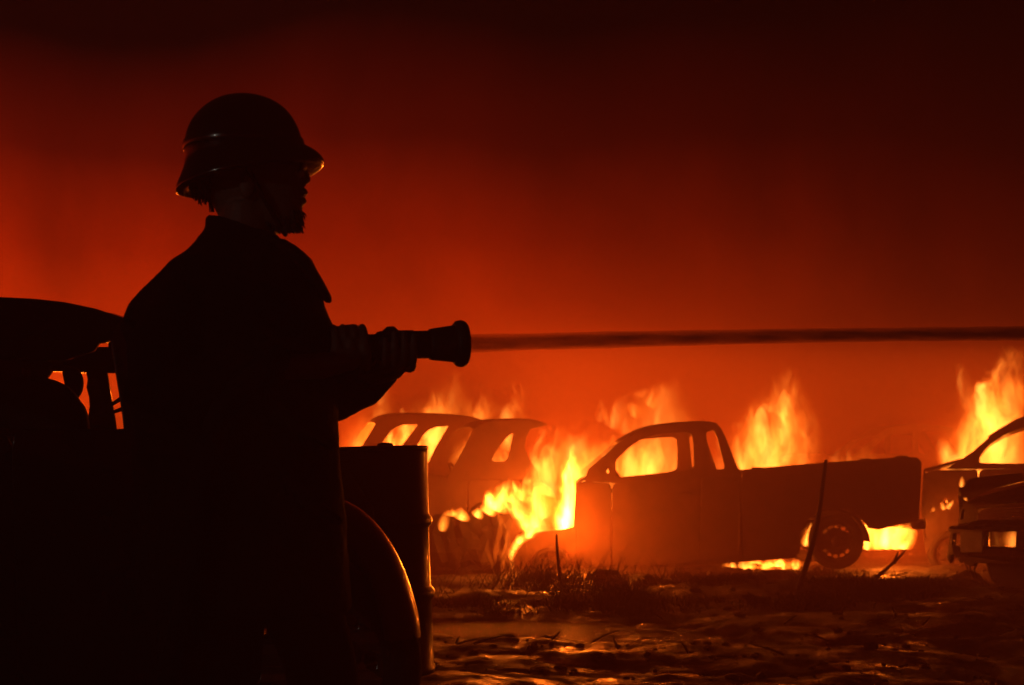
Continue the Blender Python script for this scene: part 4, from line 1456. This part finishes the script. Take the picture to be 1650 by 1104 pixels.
def fire(label, px, py, Y, tongues, lamp=None, lamps=()):
    """tongues: (px, py_base, dY, half width, height, power, lean degrees); lamp: watts at a height above the base"""
    b = at(px, py, Y)
    f = thing('flames', label, 'flames', Matrix.Translation(b))
    for (tx_, ty_, dY, w, h, pw, lean) in tongues:
        p = at(tx_, ty_, Y + dY) - b
        t = bpy.data.objects.new('tongue_or_halo', TM)
        COL.objects.link(t)
        t.parent = f
        t.location = p
        if w < 0.14: w *= 1.7
        t.scale = (w, w * 0.8, h)
        if h > 0.5: lean += 9
        t.rotation_euler = (R(rng.uniform(-6, 6)), R(lean), rng.uniform(0, 6.28) if abs(lean) < 1 else 0)
        t['power'] = float(pw)
        t['wild'] = 1.0 if w < 0.52 else 0.15  # wide faint ones are added halos: glow of lit haze put in as emission
    for (lx, ly, dY, watts, rad_) in ([lamp] if lamp else []) + list(lamps):
        ld = bpy.data.lights.new('fire_glow', 'POINT')
        ld.energy = watts * POWER
        ld.color = LIGHT_COL
        ld.shadow_soft_size = rad_
        lo = bpy.data.objects.new('fire_glow', ld)
        COL.objects.link(lo)
        lo.parent = f
        lo.location = at(lx, ly, Y + dY) - b
    return f


POWER = 1.25
P = 45.0
fire('yellow flames inside and above the estate car behind the drum', 650, 770, 18.2,
     [(590, 760, 0, .35, .8, P, 8), (640, 765, 0, .42, .95, P * 1.6, 5), (690, 765, .1, .42, .95, P * 1.6, 5), (735, 760, .2, .40, 1.0, P * 1.2, 6),
      (700, 715, .5, .45, .75, P * .7, 10), (765, 725, .5, .38, .85, P * .7, 4), (812, 725, .4, .40, .95, P * .5, 5), (650, 720, .6, .4, .6, P * .6, 12), (575, 770, .8, .7, 1.3, P * .42, 10), (690, 770, .9, 1.0, 1.5, P * .24, 6)],
     lamps=[(590, 715, .4, 420, .3), (760, 715, .5, 300, .3)])
fire('flames seen through the windows of the off-road car', 800, 770, 16.6,
     [(745, 770, .3, .30, .60, P * 1.1, 6), (805, 770, 0, .32, .62, P * .8, 4), (880, 775, 0, .40, .75, P * .9, 4)], lamps=[(870, 745, .2, 100, .3)])
fire('white hot flames bursting from the pickup engine bay', 880, 855, 15.3,
     [(916, 864, -.05, .20, 1.0, P * 15, -6), (908, 860, -.1, .20, .8, P * 12, -4), (905, 850, .1, .28, .85, P * 2.2, 5), (870, 860, 0, .26, .60, P * 3.0, -4), (850, 862, -.1, .16, .40, P * 3.0, -12), (885, 800, .2, .34, .65, P * .9, 8),
      (840, 835, .1, .22, .35, P * 2.0, -10), (925, 790, .4, .3, .45, P * .9, 25), (850, 850, 0, .16, .55, P * 5, -48), (880, 835, .05, .2, .6, P * 3, -30), (865, 850, -.15, .15, .35, P * 6, -20), (860, 800, .3, .3, .6, P * 1.2, 20),
      (925, 870, .7, .60, 1.2, P * .34, 6), (935, 800, .6, .6, .8, P * .5, 30)],
     lamps=[(915, 800, .4, 420, .22), (880, 830, .55, 190, .2), (925, 855, -.9, 270, .15)])  # last lamp is added ahead of the nose, away from flames, to light the haze
fire('thin flames trickling down at the pickup front bumper', 820, 930, 14.5,
     [(x_, y_, .03 * (i_ % 3), .048, .15 - .004 * i_, P * 7, max(0, 44 - 5 * i_)) for i_, (x_, y_) in enumerate(smooth_poly([(852, 866), (840, 873), (830, 886), (823, 902), (819, 920), (817, 936)], 3, False))]
     + [(816, 950, -.3, .05, .08, P * 6, 0), (779, 921, 0, .045, .06, P * 9, 0), (788, 921, 0, .04, .05, P * 8, 0), (850, 858, .2, .13, .25, P * 7, 20)],
     lamps=[(822, 890, -.1, 6, .05)])
fire('small flames licking along the top of the scrap heap', 770, 830, 14.2,
     [(800, 824, 0, .13, .24, P * 7, 22), (822, 810, .1, .13, .22, P * 7, 26), (784, 828, 0, .10, .17, P * 8, 30), (768, 834, 0, .07, .11, P * 7, 30), (742, 838, 0, .09, .13, P * 6, 20), (712, 856, -.1, .055, .24, P * 7, 12), (727, 832, 0, .07, .09, P * 5, 0), (838, 806, .1, .10, .2, P * 6, 38), (812, 808, .1, .09, .26, P * 6, 8), (790, 818, 0, .07, .22, P * 6, -10)],
     lamps=[(800, 800, -.1, 12, .08)])
fire('bright flames filling the pickup cab and rising over its bonnet', 1030, 790, 17.0,
     [(1040, 790, .8, 1.1, 1.5, P * .22, 8), (960, 790, .1, .5, .75, P * .7, 10), (1010, 790, .2, .40, .75, P * 1.2, 6), (1045, 788, .2, .36, .70, P * 1.4, 4), (1085, 780, .4, .30, .55, P * .6, 4), (1155, 780, .3, .25, .6, P * .6, 2), (920, 760, .3, .40, .7, P * .45, 15)],
     lamps=[(1010, 765, .3, 420, .3)])
fire('torn wisps of flame drifting above the pickup windscreen', 1000, 690, 16.8,
     [(1020, 672, 0, .22, .45, P * .9, 28), (985, 690, .1, .24, .55, P * .4, 18), (1045, 655, 0, .12, .34, P * .8, 35), (965, 680, .1, .14, .30, P * .4, 15), (1005, 700, .2, .2, .4, P * .4, 10)])
fire('tall blurred flames behind the pickup bed', 1220, 770, 17.2,
     [(1195, 775, .1, .40, 1.05, P * .8, 5), (1235, 775, 0, .42, 1.20, P * 1.0, 3), (1262, 770, .1, .38, 1.25, P * .7, 2), (1290, 765, .2, .30, .9, P * .3, 4), (1265, 720, 0, .16, .75, P * .5, 0), (1385, 760, .9, .5, .35, P * .3, 2), (1235, 790, .6, 1.0, 1.6, P * .26, 4)],
     lamps=[(1225, 765, .3, 520, .35)])
fire('tallest flames rising behind the car at the right edge', 1570, 770, 17.3,
     [(1535, 770, .1, .42, 1.05, P * .8, 14), (1570, 770, 0, .50, 1.45, P * 1.0, 8), (1605, 760, .1, .50, 1.6, P * .9, 3), (1580, 690, 0, .26, .85, P * 1.2, 5), (1625, 700, .2, .40, 1.1, P * .5, -6), (1560, 660, .1, .2, .65, P * .4, -14), (1600, 752, -.3, .2, .45, P * 1.2, 4), (1585, 790, .6, 1.1, 1.7, P * .26, 4)],
     lamps=[(1580, 735, .3, 560, .35), (1630, 670, .2, 50, .3)])
fire('pool of fire burning on the ground under the pickup', 1230, 914, 16.4,
     [(1185, 917, 0, .16, .09, P * 5, 0), (1215, 917, 0, .20, .12, P * 7, 0), (1250, 917, 0, .20, .13, P * 8, 0), (1280, 917, 0, .16, .12, P * 5, 0), (1170, 916, -.1, .10, .05, P * 4, 0), (1175, 919, -.7, .14, .10, P * 6, 0), (1205, 919, -.7, .16, .12, P * 7, 0), (1235, 918, -.7, .16, .12, P * 7, 0), (1262, 918, -.7, .16, .12, P * 7, 0), (1283, 918, -.7, .14, .11, P * 6, 0)],
     lamps=[(1230, 905, -.1, 45, .08)])
fire('white hot fire under the pickup rear bumper', 1430, 885, 15.9,
     [(1398, 886, 0, .20, .60, P * 9, 0), (1412, 886, .05, .20, .55, P * 9, 0), (1426, 885, 0, .20, .60, P * 9, 0), (1440, 885, .05, .20, .55, P * 9, 0), (1454, 885, 0, .20, .60, P * 8, 0), (1467, 886, 0, .14, .34, P * 7, 0), (1400, 850, -.4, .12, .30, P * .5, -20)],
     lamps=[(1432, 868, -.2, 130, .1)])
fire('little flames beside the pickup rear wheel', 1300, 875, 15.7, [(1298, 880, -.5, .06, .24, P * 6, 8), (1306, 878, -.5, .05, .26, P * 6, 12), (1352, 908, -.3, .15, .07, P * 5, 0)])
fire('scattered small flames on the fender at the torn bumper', 1520, 820, 15.4,
     [(1499, 826, 0, .022, .08, P * 7, 30), (1504, 824, 0, .02, .06, P * 7, 10), (1521, 822, 0, .03, .10, P * 7, -15), (1527, 820, 0, .035, .08, P * 7, 25), (1531, 816, 0, .022, .09, P * 6, 35), (1526, 811, 0, .02, .05, P * 6, 0),
      (1549, 785, -3.6, .026, .10, P * 5, 12), (1547, 799, -3.6, .02, .04, P * 7, 0), (1555, 806, -3.6, .026, .03, P * 6, 30)],
     lamps=[(1525, 812, -.1, 16, .06)])
fire('dull flames inside the nose of the wrecked car at the right', 1640, 880, 12.0,
     [(1606, 884, 0, .05, .2, P * .6, 0), (1630, 884, .1, .08, .22, P * 1.2, 10), (1645, 884, .2, .10, .22, P * .5, 0)], lamps=[(1625, 862, .1, 5, .05)])
fire('flames burning beyond the old car at the far left', 60, 830, 17.5,
     [(40, 800, 0, .6, .9, P * .8, 5), (110, 800, .2, .5, .8, P * .6, 5)], lamps=[(70, 690, 0, 700, .5)])

# ------------------------------------------------------------------ smoke haze
hm, n_, l_, out_ = mat_new('smoke_haze')
pv = n_.new('ShaderNodeVolumePrincipled')
pv.inputs['Color'].default_value = (0.95, 0.42, 0.32, 1)
pv.inputs['Density'].default_value = HAZE_DENSITY
pv.inputs['Anisotropy'].default_value = 0.0
l_.new(pv.outputs[0], out_.inputs['Volume'])
hm.cycles.homogeneous_volume = True
hm.cycles.volume_sampling = 'MULTIPLE_IMPORTANCE'
bm = bmesh.new()
add_box(bm, (3, 24, 0.62), (64, 62, 3.94))
hz_ = obj('haze', bm, hm, smooth=False)
hz_['kind'] = 'stuff'
hz_['label'] = 'red lit smoke haze hanging over the whole yard'
